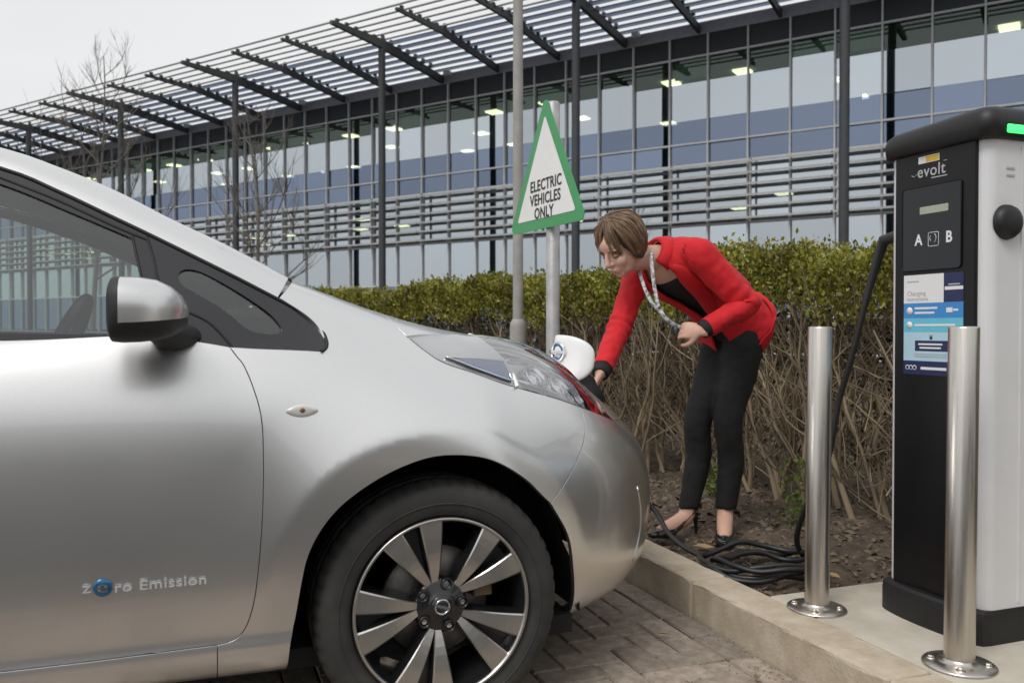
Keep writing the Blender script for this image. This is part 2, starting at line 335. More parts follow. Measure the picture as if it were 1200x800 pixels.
# structure
MB().box(((TX0 + TX1) / 2, 7.0, 5.86), (TX1 - TX0, 13.2, .34)).build('floor_slab', M_slab, BLD)
MB().box(((TX0 + TX1) / 2, 7.0, 9.75), (TX1 - TX0, 13.9, .5)).build('roof', M_roofm, BLD)
MB().box(((TX0 + TX1) / 2, 7.0, 9.20), (TX1 - TX0, 13.2, .06)).build('upper_ceiling', M_ceil, BLD)
MB().box(((TX0 + TX1) / 2, 7.0, 5.64), (TX1 - TX0, 13.0, .06)).build('lower_ceiling', M_ceil, BLD)
MB().box(((TX0 + TX1) / 2, 13.6, 4.8), (TX1 - TX0, .3, 9.6)).build('back_wall', M_back, BLD)
MB().box((TX0 - .02, 7.0, 4.9), (.3, 13.6, 9.2)).build('end_wall', M_back, BLD); MB().box((TX1 + .02, 7.0, 4.9), (.3, 13.6, 9.2)).build('end_wall', M_back, BLD)
MB().box(((TX0 + TX1) / 2, 7.0, .02), (TX1 - TX0, 13.2, .1)).build('ground_floor', M_slab, BLD)
MB().box(((TX0 + TX1) / 2, .17, 9.46), (TX1 - TX0 + 1, .34, .62)).build('eave_fascia', M_eave, BLD)
# partitions and desks give the lit interior some depth
rb = random.Random(5)
pm = fcut(*(lambda m: (m.v, m.f))(MB().box((0, 0, 0), (.12, 6, 2.7))), name='partition'); pm.materials.append(M_back)
for x in (-25, -19.5, -12, -6.5, 3.5, 10.5, 17):
    link('partition', pm, None, BLD, (x, 9.5, 7.05 if rb.random() < .6 else 3.0))
cm = MB().box((0, 0, 2.3), (.38, .38, 4.5)).mesh('interior_column'); cm.materials.append(M_col)
cm2 = MB().box((0, 0, 7.7), (.38, .38, 3.4)).mesh('interior_column'); cm2.materials.append(M_col)
for k in range(-6, 3):
    x = .2 + 7.2 * k
    if TX0 < x < TX1: link('interior_column', cm, None, BLD, (x, 1.45, 0)); link('interior_column', cm2, None, BLD, (x, 1.45, 0))
# office lamps hung under both ceilings
lm = MB().box((0, 0, 0), (.50, .50, .05)).mesh('ceiling_lamp'); lm.materials.append(M_lamp)
for k in range(27):
    x = TX0 + 1.6 + 2.4 * k + rb.uniform(-.1, .1)
    for y in (2.2, 4.8, 7.4):
        if rb.random() < .45: link('ceiling_lamp', lm, None, BLD, (x, y, 9.14))
        if rb.random() < .40: link('ceiling_lamp', lm, None, BLD, (x + .6, y, 5.58))
# mullions
mu = MB().box((0, -.03, 4.93), (.045, .13, 9.62)).mesh('mullion'); mu.materials.append(M_mull)
for k in range(NB + 1): link('mullion', mu, None, BLD, (TX0 + k * PW, 0, 0))
for z in (.30, 2.62, ZL0 - .05, ZL1 + .06, ZM, ZE): MB().box(((TX0 + TX1) / 2, -.022, z), (TX1 - TX0, .10, .055)).build('transom', M_mull, BLD)
# panes
def pane(z0, z1, m, nm):
    me = MB().add([(.032, 0, z0), (PW - .032, 0, z0), (PW - .032, 0, z1), (.032, 0, z1)], [(0, 1, 2, 3)]).mesh(nm); me.materials.append(m); return me
rows = [(pane(.33, 1.55, M_glb, 'pane'), 'pane'), (pane(1.56, 2.59, M_glb, 'pane'), 'pane'), (pane(2.65, ZL0 - .08, M_gl, 'pane'), 'pane'), (pane(ZL0 - .02, ZL1 + .03, M_gl, 'pane'), 'pane'), (pane(ZL1 + .09, ZM - .03, M_glb, 'pane'), 'pane'), (pane(ZM + .03, ZB, M_glb, 'pane'), 'pane'), None]
TOPS = [(pane(ZB + .006, z_, M_gl, 'pane'), pane(z_ + .006, ZE - .03, M_glg, 'pane')) for z_ in (8.38, 8.38, 8.38, 8.62)]
far = {}
for k in range(NB):
    tp = TOPS[rb.randrange(4)]
    for q, (me, nm) in enumerate(rows[:-1] + [(tp[0], 'pane'), (tp[1], 'pane')]):
        if k < 12 or q < 2:                                   # hardly seen: far left end and the foot of the ground floor
            m_ = far.setdefault(me.materials[0].name, MB()); m_.add([(v.co.x + TX0 + k * PW, v.co.y, v.co.z) for v in me.vertices], [(0, 1, 2, 3)]); continue
        o = link(nm, me, None, BLD, (TX0 + k * PW, rb.uniform(-.002, .002), 0)); o.rotation_euler = (rb.gauss(0, .0025), 0, rb.gauss(0, .0025))
for nm, m_ in far.items(): m_.build('far_panes', bpy.data.materials[nm], BLD, fix=False)['kind'] = 'stuff'
# roller blinds let down behind some of the upper panes
M_blind = pmat('roller_blind', (.55, .56, .55), .9, .05, 4)
for k in (15, 16, 20, 23, 24, 25, 29, 33, 34, 38, 41, 42, 46, 47, 50, 52):
    d_ = rb.choice((.5, .9, 1.3, 1.6)); MB().box((TX0 + (k + .5) * PW, .22, ZE - .05 - d_ / 2), (PW - .12, .012, d_)).build('roller_blind', M_blind, BLD)
# louvre blades in bays between the outer columns
bl = MB()
bl.add([(0, -.36, .03), (7.16, -.36, .03), (7.16, -.18, .05), (0, -.18, .05), (0, -.36, -.03), (7.16, -.36, -.03), (7.16, -.18, 0.0), (0, -.18, 0.0)], [(0, 1, 2, 3), (7, 6, 5, 4), (0, 4, 5, 1), (1, 5, 6, 2), (2, 6, 7, 3), (3, 7, 4, 0)])
blm = bl.mesh('louvre_blade'); blm.materials.append(M_louv)
for k in range(9):
    for q in range(6):
        link('louvre_blade', blm, None, BLD, (TX0 + 7.2 * k + .02, 0, ZL0 + .05 + q * (ZL1 - ZL0 - .1) / 5))
br = MB().box((0, -.27, (ZL0 + ZL1) / 2), (.03, .12, ZL1 - ZL0 + .1)).mesh('louvre_bracket'); br.materials.append(M_louv)
for k in range(28): link('louvre_bracket', br, None, BLD, (TX0 + .15 + 2.4 * k, 0, 0))
# canopy: tapered fins, long tubes outside and flat blades inside
def fin_mesh(big):
    x = .065 if big else .045; tipy = -5.55 if big else -5.35; h0 = .11 if big else .08; mb = MB()
    prof = [(tipy, 10.28), (tipy, 10.28 + h0), (-3.2, 10.36 + h0 * .9), (0.1, 10.04), (0.1, 9.80), (-3.2, 10.16 if big else 10.22)]
    v = [(-x, y, z) for y, z in prof] + [(x, y, z) for y, z in prof]; n = 6
    mb.add(v, [tuple(range(n)), tuple(reversed(range(n, 2 * n)))] + [(i, n + i, n + (i + 1) % n, (i + 1) % n) for i in range(n)])
    for y in np.arange(tipy + .25, -.3, .42):                                    # saddles that carry the tubes
        z = 10.28 + h0 + .02 if y < -3.2 else 10.40 + (y + 3.2) / 3.3 * (-.30) + .1
        mb.box((0, y, z + .02), (.09, .10, .16))
    return mb.mesh('canopy_fin')
fb, fs = fin_mesh(True), fin_mesh(False); fb.materials.append(M_fin); fs.materials.append(M_fin)
ec = MB().lathe([(.118, 0), (.118, 10.15)], 20).mesh('outer_column'); ec.materials.append(M_col)
for k in range(-18, 9):
    x = .9 + 2.4 * k; link('canopy_fin', fb if k % 3 == 0 else fs, None, BLD, (x, 0, 0))
    if k % 3 == 0: link('outer_column', ec, None, BLD, (x, -3.25, 0))
Lx0, Lx1 = .9 - 2.4 * 18.3, .9 + 2.4 * 8.3
for y in (-5.2, -4.78, -4.36, -3.94, -3.52, -3.1):
    MB().tube([(Lx0, y, 10.50), (Lx1, y, 10.50)], .034, 8).build('canopy_tube', M_rail, BLD)
for q, y in enumerate((-2.80, -2.36, -1.92, -1.48, -1.04, -.60, -.16)):
    z = 10.50 + (y + 3.2) / 3.3 * -.30
    MB().box(((Lx0 + Lx1) / 2, y, z), (Lx1 - Lx0, .455, .03), rot=Matrix.Rotation(R(10), 4, 'X')).build('canopy_blade', M_slat, BLD)
MB().box(((TX0 + TX1) / 2, .16, 9.96), (TX1 - TX0 + 1, .30, .36)).build('gutter', M_rail, BLD)
# cameras / floodlights bracketed at the eave
fl_ = MB().box((0, -.45, 9.98), (.22, .20, .16), b=.02).box((0, -.3, 10.05), (.05, .3, .04)).mesh('eave_floodlight'); fl_.materials.append(pmat('floodlight_white', (.6, .6, .6), .4, .05, 10))
for k in (-12, -9, -6, -3, 0, 3): link('eave_floodlight', fl_, None, BLD, (.9 + 2.4 * k + .55, 0, 0))
# ---------------------------------------------------------------- office block added unseen behind the viewpoint for the car paint to reflect
M_tan = pmat('sandstone_pier', (.36, .28, .19), .85, .1, 3); M_dkgl = pmat('dark_window_glass', (.10, .115, .12), .15, .1, 2); M_span = pmat('grey_spandrel', (.24, .24, .235), .6, .1, 2); M_tree = pmat('far_evergreen', (.022, .030, .014), .9, .3, 3)
OB = empty('added_reflected_office', kf(-2, -34, 0), AYAW, 'office block with sandstone piers added behind the viewpoint for the car paint to reflect', 'building')
MB().box((0, -5, 4.0), (70, 10, 8.0)).build('wall', M_span, OB)
wm = MB().box((0, .06, 0), (2.7, .1, 1.9)).mesh('window'); wm.materials.append(M_dkgl); pm_ = MB().box((0, .18, 4.0), (.55, .5, 8.1)).mesh('pier'); pm_.materials.append(M_tan)
for k in range(-9, 10):
    link('pier', pm_, None, OB, (k * 3.6, 0, 0))
    for z in (1.6, 4.0, 6.4): link('window', wm, None, OB, (k * 3.6 + 1.8, 0, z))
MB().box((0, -4.9, 8.15), (71, 11, .3)).build('roof', M_span, OB)
# ---------------------------------------------------------------- hedge and bare trees
def island_mat(name, cols, rough=.6, sss=0., trans=0.0):
    m, n, b = new_mat(name); L = n.links; g = n.nodes.new('ShaderNodeNewGeometry'); rp = n.nodes.new('ShaderNodeValToRGB'); e = rp.color_ramp.elements
    while len(e) < len(cols): e.new(.5)
    for k, c in enumerate(cols): e[k].position = k / (len(cols) - 1); e[k].color = (*c, 1)
    L.new(g.outputs['Random Per Island'], rp.inputs['Fac']); b.inputs['Roughness'].default_value = rough
    tc = n.nodes.new('ShaderNodeTexCoord'); nz = n.nodes.new('ShaderNodeTexNoise'); nz.inputs['Scale'].default_value = 3.5; nz.inputs['Detail'].default_value = 3; L.new(tc.outputs['Object'], nz.inputs['Vector']); mr = n.nodes.new('ShaderNodeMapRange'); mr.inputs['From Min'].default_value = .3; mr.inputs['From Max'].default_value = .7; mr.inputs['To Min'].default_value = .62; mr.inputs['To Max'].default_value = 1.38; L.new(nz.outputs['Fac'], mr.inputs['Value'])
    sc = n.nodes.new('ShaderNodeVectorMath'); sc.operation = 'SCALE'; L.new(rp.outputs['Color'], sc.inputs[0]); L.new(mr.outputs['Result'], sc.inputs['Scale']); L.new(sc.outputs['Vector'], b.inputs['Base Color'])
    if trans:
        t = n.nodes.new('ShaderNodeBsdfTranslucent'); L.new(sc.outputs['Vector'], t.inputs['Color']); mx = n.nodes.new('ShaderNodeMixShader'); mx.inputs['Fac'].default_value = trans; o = n.nodes['Material Output']
        L.new(b.outputs['BSDF'], mx.inputs[1]); L.new(t.outputs['BSDF'], mx.inputs[2]); L.new(mx.outputs['Shader'], o.inputs['Surface'])
    return m
M_leaf = island_mat('hedge_leaf', [(.085, .095, .014), (.17, .175, .024), (.27, .265, .038), (.40, .37, .07), (.22, .22, .034), (.12, .13, .02)], .45, trans=.3)
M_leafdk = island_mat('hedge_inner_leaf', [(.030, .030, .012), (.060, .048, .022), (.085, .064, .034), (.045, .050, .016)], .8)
M_twig = island_mat('hedge_twig', [(.12, .088, .054), (.23, .175, .11), (.34, .27, .175), (.18, .135, .086)], .85)
M_stem = island_mat('hedge_stem', [(.20, .15, .092), (.32, .25, .165), (.26, .20, .13)], .85)
M_barkt = pmat('bare_tree_bark', (.115, .10, .085), .9, .3, 30, base2=(.20, .175, .15))
HP = np.array(crv([(3.3, 1.2), (2.45, 2.5), (1.75, 3.78), (.62, 6.0), (-1.6, 9.2), (-5.2, 13.6)], 24)); HL = np.concatenate([[0], np.cumsum(np.hypot(*np.diff(HP, axis=0).T))])
def hpt(l):
    x = np.interp(l, HL, HP[:, 0]); y = np.interp(l, HL, HP[:, 1]); dx = np.interp(l + .2, HL, HP[:, 0]) - np.interp(l - .2, HL, HP[:, 0]); dy = np.interp(l + .2, HL, HP[:, 1]) - np.interp(l - .2, HL, HP[:, 1]); d = np.hypot(dx, dy); tx, ty = dx / d, dy / d
    return np.stack([x, y], -1), np.stack([tx, ty], -1), np.stack([ty, -tx], -1)          # point, along, into the hedge (+)
HZ = .11
def htop(l, d): return 1.40 + .035 * np.sin(l * 1.9) + .035 * np.sin(l * 4.7 + 1) + .03 * np.sin(l * 9.1 + d * 5) + .018 * np.sin(l * 23 + d * 9)
HEDGE = empty('hedge', (0, 0, 0), 0, 'clipped hedge, green on top and bare brown twigs below', 'hedge')
def leaves(n, lsel, dsel, hsel, size, up=.6, seed=1):
    r = np.random.default_rng(seed); l = lsel(r, n); d = dsel(r, n); P, T, N = hpt(l); top = htop(l, d); z = hsel(r, n, d, top)
    C = np.concatenate([P + N * d[:, None], z[:, None]], 1)
    a = r.normal(0, 1, (n, 3)); a[:, 2] = np.abs(a[:, 2]) + up; a[:, :2] -= N * .45 * r.random((n, 1)); a /= np.linalg.norm(a, axis=1, keepdims=True)
    b = np.cross(a, r.normal(0, 1, (n, 3))); b /= np.linalg.norm(b, axis=1, keepdims=True); c = np.cross(a, b)
    s = size * r.uniform(.5, 1.55, (n, 1)) * np.clip(1 + (np.hypot(C[:, :1], C[:, 1:2]) - 5) * .10, .9, 2.2); w = .30
    V = np.stack([C, C + a * s * .45 + b * s * w + c * s * .06, C + a * s, C + a * s * .45 - b * s * w + c * s * .06], 1).reshape(-1, 3)
    F = np.arange(4 * n).reshape(-1, 4); F = np.concatenate([F[:, [0, 1, 2]], F[:, [0, 2, 3]]]); return V, F
lmax = HL[-1] - .3
lsel = lambda r, n: .3 + (lmax - .3) * r.random(n) ** 1.5
def dtop(r, n): return np.where(r.random(n) < .6, np.abs(r.normal(0, .09, n)) - .10, r.random(n) * .9 - .05)
def htopz(r, n, d, top):
    clump = r.random(n); front = d < .12; drop = np.where(front, r.random(n) ** 1.6 * .27, np.abs(r.normal(0, .07, n)))
    return top - drop + r.normal(0, .022, n) - np.clip(-d, 0, 1) * .5
V, F = leaves(135000, lsel, dtop, htopz, .025, .5, 2)
o = link('foliage', fast_mesh('foliage', V, F), M_leaf, HEDGE); o['kind'] = 'stuff'
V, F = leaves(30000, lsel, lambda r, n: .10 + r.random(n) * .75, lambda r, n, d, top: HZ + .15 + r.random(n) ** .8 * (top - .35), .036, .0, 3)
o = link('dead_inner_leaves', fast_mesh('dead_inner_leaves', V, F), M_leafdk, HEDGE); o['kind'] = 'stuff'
def tube_np(paths, rads, n=4):
    V = []; F = []; o = 0; ang = np.arange(n) * 2 * math.pi / n; cs, sn = np.cos(ang), np.sin(ang)
    for P, r in zip(paths, rads):
        P = np.asarray(P); k = len(P); t = np.gradient(P, axis=0); t /= np.linalg.norm(t, axis=1, keepdims=True) + 1e-9; ref = np.array([.31, .87, .2]); a = np.cross(t, ref); a /= np.linalg.norm(a, axis=1, keepdims=True) + 1e-9; b = np.cross(t, a)
        V.append((P[:, None] + (a[:, None] * cs[None, :, None] + b[:, None] * sn[None, :, None]) * np.asarray(r)[:, None, None]).reshape(-1, 3))
        i = np.arange(k - 1)[:, None] * n; j = np.arange(n)[None]; j2 = (j + 1) % n
        F.append(np.stack([i + j, i + j2, i + n + j2, i + n + j], -1).reshape(-1, 4) + o); o += k * n
    return np.concatenate(V), np.concatenate(F)
r = np.random.default_rng(11); tw, twr, stems = [], [], []
l = .4
while l < lmax - .5:
    P, T, N = hpt(np.array([l])); P, T, N = P[0], T[0], N[0]; dist = np.hypot(*P); base_d = .18 + r.normal(0, .08)
    ns = 5 if dist < 6.5 else 3
    for q in range(ns):
        b = np.array([*(P + N * (base_d + r.normal(0, .05)) + T * r.normal(0, .07)), HZ - .03]); lean = T * r.normal(0, .22) - N * r.uniform(-.12, .30); h = r.uniform(.75, 1.12)
        pts = [b]; 
        for k in range(1, 7):
            f = k / 6; pts.append(b + np.array([*(lean * f * (1.15 - .3 * f)), h * f]) + np.array([*(T * r.normal(0, .018) + N * r.normal(0, .018)), 0]))
        pts = np.array(pts); stems.append((dist, pts, np.linspace(r.uniform(.010, .017), .0045, 7)))
        for t_ in range(16 if dist < 6.5 else 8):
            f = r.uniform(.12, .95); p0 = np.array([np.interp(f * 6, range(7), pts[:, c]) for c in range(3)]); L = r.uniform(.18, .55); dr = np.array([*(T * r.normal(0, .55) - N * r.normal(.15, .4)), r.uniform(.5, 1.1)]); dr /= np.linalg.norm(dr)
            kk = [p0]; 
            for k in range(4): dr = dr + r.normal(0, .16, 3) + np.array([0, 0, .10]); dr /= np.linalg.norm(dr); kk.append(kk[-1] + dr * L / 4)
            kk = np.array(kk); kk[:, 2] = np.minimum(kk[:, 2], 1.36); tw.append(kk); twr.append(np.linspace(r.uniform(.003, .0055), .0014, 5))
    l += r.uniform(.22, .36) if dist < 6.5 else r.uniform(.4, .6)
for q in range(7500):                                       # loose dead twigs filling the hedge
    l = .3 + (lmax - .3) * r.random() ** 1.4; P, T, N = hpt(np.array([l])); P, T, N = P[0], T[0], N[0]; d = r.uniform(0.02, .75); p0 = np.array([*(P + N * d), HZ + r.uniform(.02, .95)]); L = r.uniform(.2, .5); dr = np.array([*(T * r.normal(0, .5) - N * r.normal(0, .4)), r.uniform(.3, 1.1)]); dr /= np.linalg.norm(dr); kk = [p0]
    for k in range(3): dr = dr + r.normal(0, .18, 3); dr /= np.linalg.norm(dr); kk.append(kk[-1] + dr * L / 3)
    kk = np.array(kk); kk[:, 2] = np.clip(kk[:, 2], .1, 1.36); tw.append(kk); twr.append(np.linspace(r.uniform(.0025, .005), .0013, 4))
V, F = tube_np(tw, twr, 4); o = link('twigs', fast_mesh('twigs', V, F), M_twig, HEDGE); o['kind'] = 'stuff'
stems.sort(key=lambda t: t[0])
for k, (d_, p, q) in enumerate(stems[:110]):
    V, F = tube_np([p], [q], 7); link('stem', fast_mesh('stem', V, F, True), M_stem, HEDGE)
if stems[110:]:
    V, F = tube_np([t[1] for t in stems[110:]], [t[2] for t in stems[110:]], 5); o = link('far_stems', fast_mesh('far_stems', V, F, True), M_stem, HEDGE); o['kind'] = 'stuff'
# young weeds sprouting at the hedge foot
M_weed = island_mat('weed_leaf', [(.09, .14, .02), (.15, .20, .035), (.20, .25, .05)], .5, trans=.3)
for k, (x, y, h, lb) in enumerate(((1.33, 3.95, .30, 'young green weed sprouting at the hedge foot behind the bollard'), (1.10, 4.62, .16, 'small green weed at the hedge foot beside the person'))):
    C = r.normal(0, 1, (160, 3)) * np.array([.045, .045, 0]); C[:, 2] = r.random(160) * h; C[:, 0] += x; C[:, 1] += y; C[:, 2] += .12
    a = r.normal(0, 1, (160, 3)); a /= np.linalg.norm(a, axis=1, keepdims=True); b = np.cross(a, r.normal(0, 1, (160, 3))); b /= np.linalg.norm(b, axis=1, keepdims=True); s = .03
    V = np.stack([C, C + a * s * .5 + b * s * .3, C + a * s, C + a * s * .5 - b * s * .3], 1).reshape(-1, 3); F = np.arange(640).reshape(-1, 4); wd = empty('weed', (x, y, .1), 0, lb, 'weed', 'weeds at the hedge foot')
    V = V - np.array([x, y, .1]); link('leaves', fast_mesh('leaves', V, F), M_weed, wd)
    V, F = tube_np([[(0, 0, 0), (.01, 0, h * .5), (.0, .01, h)], [(0, 0, 0), (-.04, .01, h * .5), (-.05, .01, h * .8)], [(0, 0, 0), (.03, -.02, h * .4), (.05, -.03, h * .7)]], [(.003, .002, .001)] * 3, 5); link('stalk', fast_mesh('stalk', V, F), M_weed, wd)
def bare_tree(x, y, h, r0, spread, seed, label):
    r = random.Random(seed); T = empty('bare_tree', (x, y, 0), 0, label, 'tree', 'leafless young trees before the office building'); trunk = []; br = []; brr = []
    p = np.array([0., 0., 0.]); pts = [p]; d = np.array([0, 0, 1.])
    n = 14
    for k in range(n): d = d + np.array([r.gauss(0, .045), r.gauss(0, .045), .12]); d /= np.linalg.norm(d); p = p + d * h / n; pts.append(p)
    pts = np.array(pts); rad = np.array([r0 * (1 - .88 * (k / n) ** .9) for k in range(n + 1)])
    V, F = tube_np([pts], [rad], 10); link('trunk', fast_mesh('trunk', V, F, True), M_barkt, T)
    def grow(p, d, L, rr, lev):
        k = 5; q = [p]; 
        for a in range(k): d = d + np.array([r.gauss(0, .10), r.gauss(0, .10), .09]); d /= np.linalg.norm(d); q.append(q[-1] + d * L / k)
        q = np.array(q); br.append(q); brr.append(np.linspace(rr, rr * .35, k + 1))
        if lev:
            for a in range(r.randint(4, 6)):
                f = r.uniform(.25, 1); i = int(f * k); pp = q[min(i, k)]; dd = d + np.array([r.gauss(0, .55), r.gauss(0, .55), r.uniform(.0, .4)]); dd /= np.linalg.norm(dd); grow(pp, dd, L * r.uniform(.42, .65), rr * .5, lev - 1)
    for a in range(17):
        f = .30 + .68 * a / 17; i = f * n; pp = np.array([np.interp(i, range(n + 1), pts[:, c]) for c in range(3)]); an = a * 2.4 + r.uniform(-.4, .4); dd = np.array([math.cos(an), math.sin(an), r.uniform(.7, 1.2)]); dd /= np.linalg.norm(dd); grow(pp, dd, spread * (1.25 - f) * r.uniform(.8, 1.1), r0 * (.42 - .25 * f), 2)
    V, F = tube_np(br, brr, 4); link('crown', fast_mesh('crown', V, F), M_barkt, T)
bare_tree(-9.1, 18.5, 6.9, .07, 2.7, 4, 'tallest leafless tree, rising against the sky at the far left')
bare_tree(-4.55, 15.0, 4.9, .060, 1.7, 9, 'smaller leafless tree in front of the louvres beyond the car windscreen')
# ---------------------------------------------------------------- sign, lamp column, bollards, charger
M_galv = pmat('galvanised_post', (.42, .42, .42), .5, .15, 12, metal=.5, bump=.1, bscale=60)
M_lampp = pmat('lamp_post_paint', (.33, .315, .30), .55, .12, 10)
M_sgn = pmat('sign_white', (.78, .78, .77), .4, .03, 10); M_sgg = pmat('sign_green', (.045, .30, .10), .4, .05, 10); M_sgk = pmat('sign_black_lettering', (.015, .015, .015), .5, .1, 20)
SG = empty('triangular_sign', (.2275, 4.75, .10), math.atan2(-.891, .454), 'white triangular sign with green border on a grey post beside the hedge', 'sign')
# local: x along the sign to the right, y away from viewer, z up
MB().lathe([(.038, -.1), (.038, 2.165), (.030, 2.175), (.001, 2.176)], 24).build('post', M_galv, SG)
def tri(sc, r=.035):
    c = [(-.43 * sc, -.25 * sc), (.43 * sc, -.25 * sc), (0, .49 * sc)]; out = []
    for k in range(3):
        p = Vector(c[k]); a = (Vector(c[k - 1]) - p).normalized(); b = (Vector(c[(k + 1) % 3]) - p).normalized(); h = a.angle(b) / 2; q = p + (a + b).normalized() * (r / math.sin(h)); 
        a0 = -(a + b).normalized(); base = math.atan2(a0.y, a0.x); sw = math.pi / 2 - h
        for t in np.linspace(-sw, sw, 7): out.append((q.x + r * math.cos(base + t), q.y + r * math.sin(base + t)))
    return out
SX = Matrix.Translation((0, 0, 1.725)) @ Matrix.Rotation(R(90), 4, 'X')
MB().prism(tri(1.0), .045, .049, SX).build('plate', M_sgg, SG)
MB().prism(tri(.76, .010), .0505, .0515, SX).build('white_panel', M_sgn, SG)
for t, z, x in (('ELECTRIC', -.008, .008), ('VEHICLES', -.086, .002), ('ONLY', -.162, -.012)):
    me = text_mesh(t, .086, .0008, 'CENTER', .0014, .90); link('lettering', me, M_sgk, SG, (x, -.0530, 1.725 + z), (R(90), 0, 0))
MB().box((0, -.040, 1.60), (.16, .012, .04)).box((0, -.040, 1.95), (.10, .012, .04)).box((0, 0, 1.60), (.085, .085, .03)).box((0, 0, 1.95), (.085, .085, .03)).build('clip', M_galv, SG)
# lamp column
LC = empty('lamp_column', (.044, 6.25, .10), 0, 'tall slim grey lamp column behind the triangular sign', 'lamp post')
MB().lathe([(.060, -.1), (.060, .93), (.057, .960), (.046, .982), (.039, .99)], 24).build('base_sleeve', M_lampp, LC)
MB().lathe([(.038, .98), (.036, 3.5), (.033, 6.0)], 20).build('shaft', M_lampp, LC)
MB().box((0, -.35, 6.02), (.20, .75, .10), b=.03).build('lantern', M_lampp, LC)
# bollards
def steel_mat():
    m = pmat('brushed_stainless', (.60, .565, .52), .30, .10, 6, metal=1.0, bump=.04, bscale=200, stretch=(60, 60, 1.2), bdist=.001, rvar=.10); return m
M_ss = steel_mat()
for s, w, lb in ((1.271, .174, 'stainless steel bollard nearer the hedge and the cable coil'), (1.315, -.329, 'stainless steel bollard standing right in front of the charger')):
    b = empty('bollard', kf(s, w, .128), AYAW, lb, 'bollard', 'stainless bollards guarding the charger')
    b.rotation_euler = (0, R(.5), AYAW)
    MB().lathe([(.038, .010), (.038, .893), (.0365, .8965), (.034, .898), (.001, .899)], 48).build('tube', M_ss, b)
    MB().lathe([(.001, .0), (.092, .0), (.092, .004), (.088, .0075), (.060, .010), (.0425, .013), (.0385, .020)], 48).build('base_flange', M_ss, b)
    for k in range(4):
        a = R(45 + 90 * k); MB().lathe([(.0085, .006), (.0085, .0145), (.007, .017), (.001, .018)], 6, c=(.068 * math.cos(a), .068 * math.sin(a), 0), smooth=False).lathe([(.012, .005), (.012, .0105), (.001, .0105)], 16, c=(.068 * math.cos(a), .068 * math.sin(a), 0)).build('bolt', M_ss, b)
# charger
M_cw = pmat('charger_white_panel', (.66, .66, .67), .42, .03, 8, coat=.1); M_cb = pmat('charger_black_panel', (.007, .007, .008), .36, .1, 5, spec=.3, rvar=.10); M_cc = pmat('charger_cap_black', (.010, .010, .011), .5, .15, 60, bump=.1, bscale=500, bdist=.0008)
M_gloss = pmat('display_gloss', (.007, .008, .011), .12, .1, 10, spec=.45); M_lcd = pmat('lcd_glass', (.36, .40, .30), .3, .06, 40); M_prt = pmat('print_white', (.75, .75, .75), .5, .02, 10); M_grey = pmat('print_grey', (.42, .42, .44), .5, .05, 10)
M_yel = pmat('print_yellow', (.70, .42, .03), .5, .1, 60); M_navy = pmat('print_navy', (.012, .020, .085), .45, .05, 10); M_blu = pmat('print_blue', (.04, .24, .58), .45, .05, 10); M_trq = pmat('print_turquoise', (.13, .50, .66), .45, .05, 10); M_pal = pmat('print_pale_blue', (.42, .62, .72), .45, .05, 10)
M_led = emit_mat('green_led', (.05, 1.0, .16), 1.6)
CS, CWc = 1.494, -.066; HWc, DPc = .184, .36
CH = empty('charging_station', kf(CS, CWc, .128), AYAW, 'black and white electric vehicle charging post with a green light', 'charger')
def rrect(x0, x1, y0, y1, r, n=6):
    o = []
    for cx, cy, a in ((x1 - r, y1 - r, 0), (x0 + r, y1 - r, 90), (x0 + r, y0 + r, 180), (x1 - r, y0 + r, 270)):
        for t in np.linspace(0, 90, n + 1): o.append((cx + r * math.cos(R(a + t)), cy + r * math.sin(R(a + t))))
    return o
MB().prism(rrect(.006, DPc, -HWc, HWc, .034), .095, 1.43, smooth=False).build('white_casing', M_cw, CH)
for y in (-.12, -.05, .05, .12):                                       # shallow ribs down the casing sides
    pass
MB().box((.130, -HWc - .001, .76), (.006, .004, 1.30)).box((.230, -HWc - .001, .76), (.006, .004, 1.30)).build('casing_rib', M_cw, CH)
MB().prism([(-.004, -.146), (.0, -.149), (.03, -.149), (.03, .149), (0, .149), (-.004, .146)], .090, 1.432).build('front_panel', M_cb, CH)
# plinth with bowed front
pl = [(DPc + .01, -HWc - .008), (DPc + .01, HWc + .008), (.02, HWc + .008)] + [(.0 - .040 * math.cos(t) + .0, (HWc + .008) * math.sin(t)) for t in np.linspace(R(78), R(-78), 15)] + [(.02, -HWc - .008)]
mb = MB(); v = []; 
for z, k in ((0, 0), (.07, 0), (.088, .004), (.096, .014)): v += [(x + (k if x < .1 else -k), y * (1 - k * 2), z) for x, y in pl]
n = len(pl); f = [(a * n + q, a * n + (q + 1) % n, (a + 1) * n + (q + 1) % n, (a + 1) * n + q) for a in range(3) for q in range(n)] + [tuple(range(3 * n, 4 * n))]; mb.add(v, f); mb.build('plinth', M_cc, CH)
# cap: overhanging, domed, thicker towards the right side
mb = MB(); v = []; rings = [(1.424, .012), (1.428, .0), (1.470, -.004), (1.492, .002), (1.505, .016), (1.512, .045), (1.515, .10)]
for z, k in rings:
    for x, y in rrect(-.022 + k, DPc + .022 - k, -HWc - .020 + k, HWc + .010 - k, max(.012, .045 - k * .3), 6): v.append((x, y, z + (-y / HWc) * .008 * (z - 1.424) / .09))
n = 28; f = [(a * n + q, a * n + (q + 1) % n, (a + 1) * n + (q + 1) % n, (a + 1) * n + q) for a in range(len(rings) - 1) for q in range(n)] + [tuple(range(n))[::-1], tuple(range((len(rings) - 1) * n, len(rings) * n))]; mb.add(v, f, True); mb.build('cap', M_cc, CH)
MB().box((.098, -HWc - .0215, 1.450), (.105, .012, .024), b=.005).build('status_light', M_led, CH)
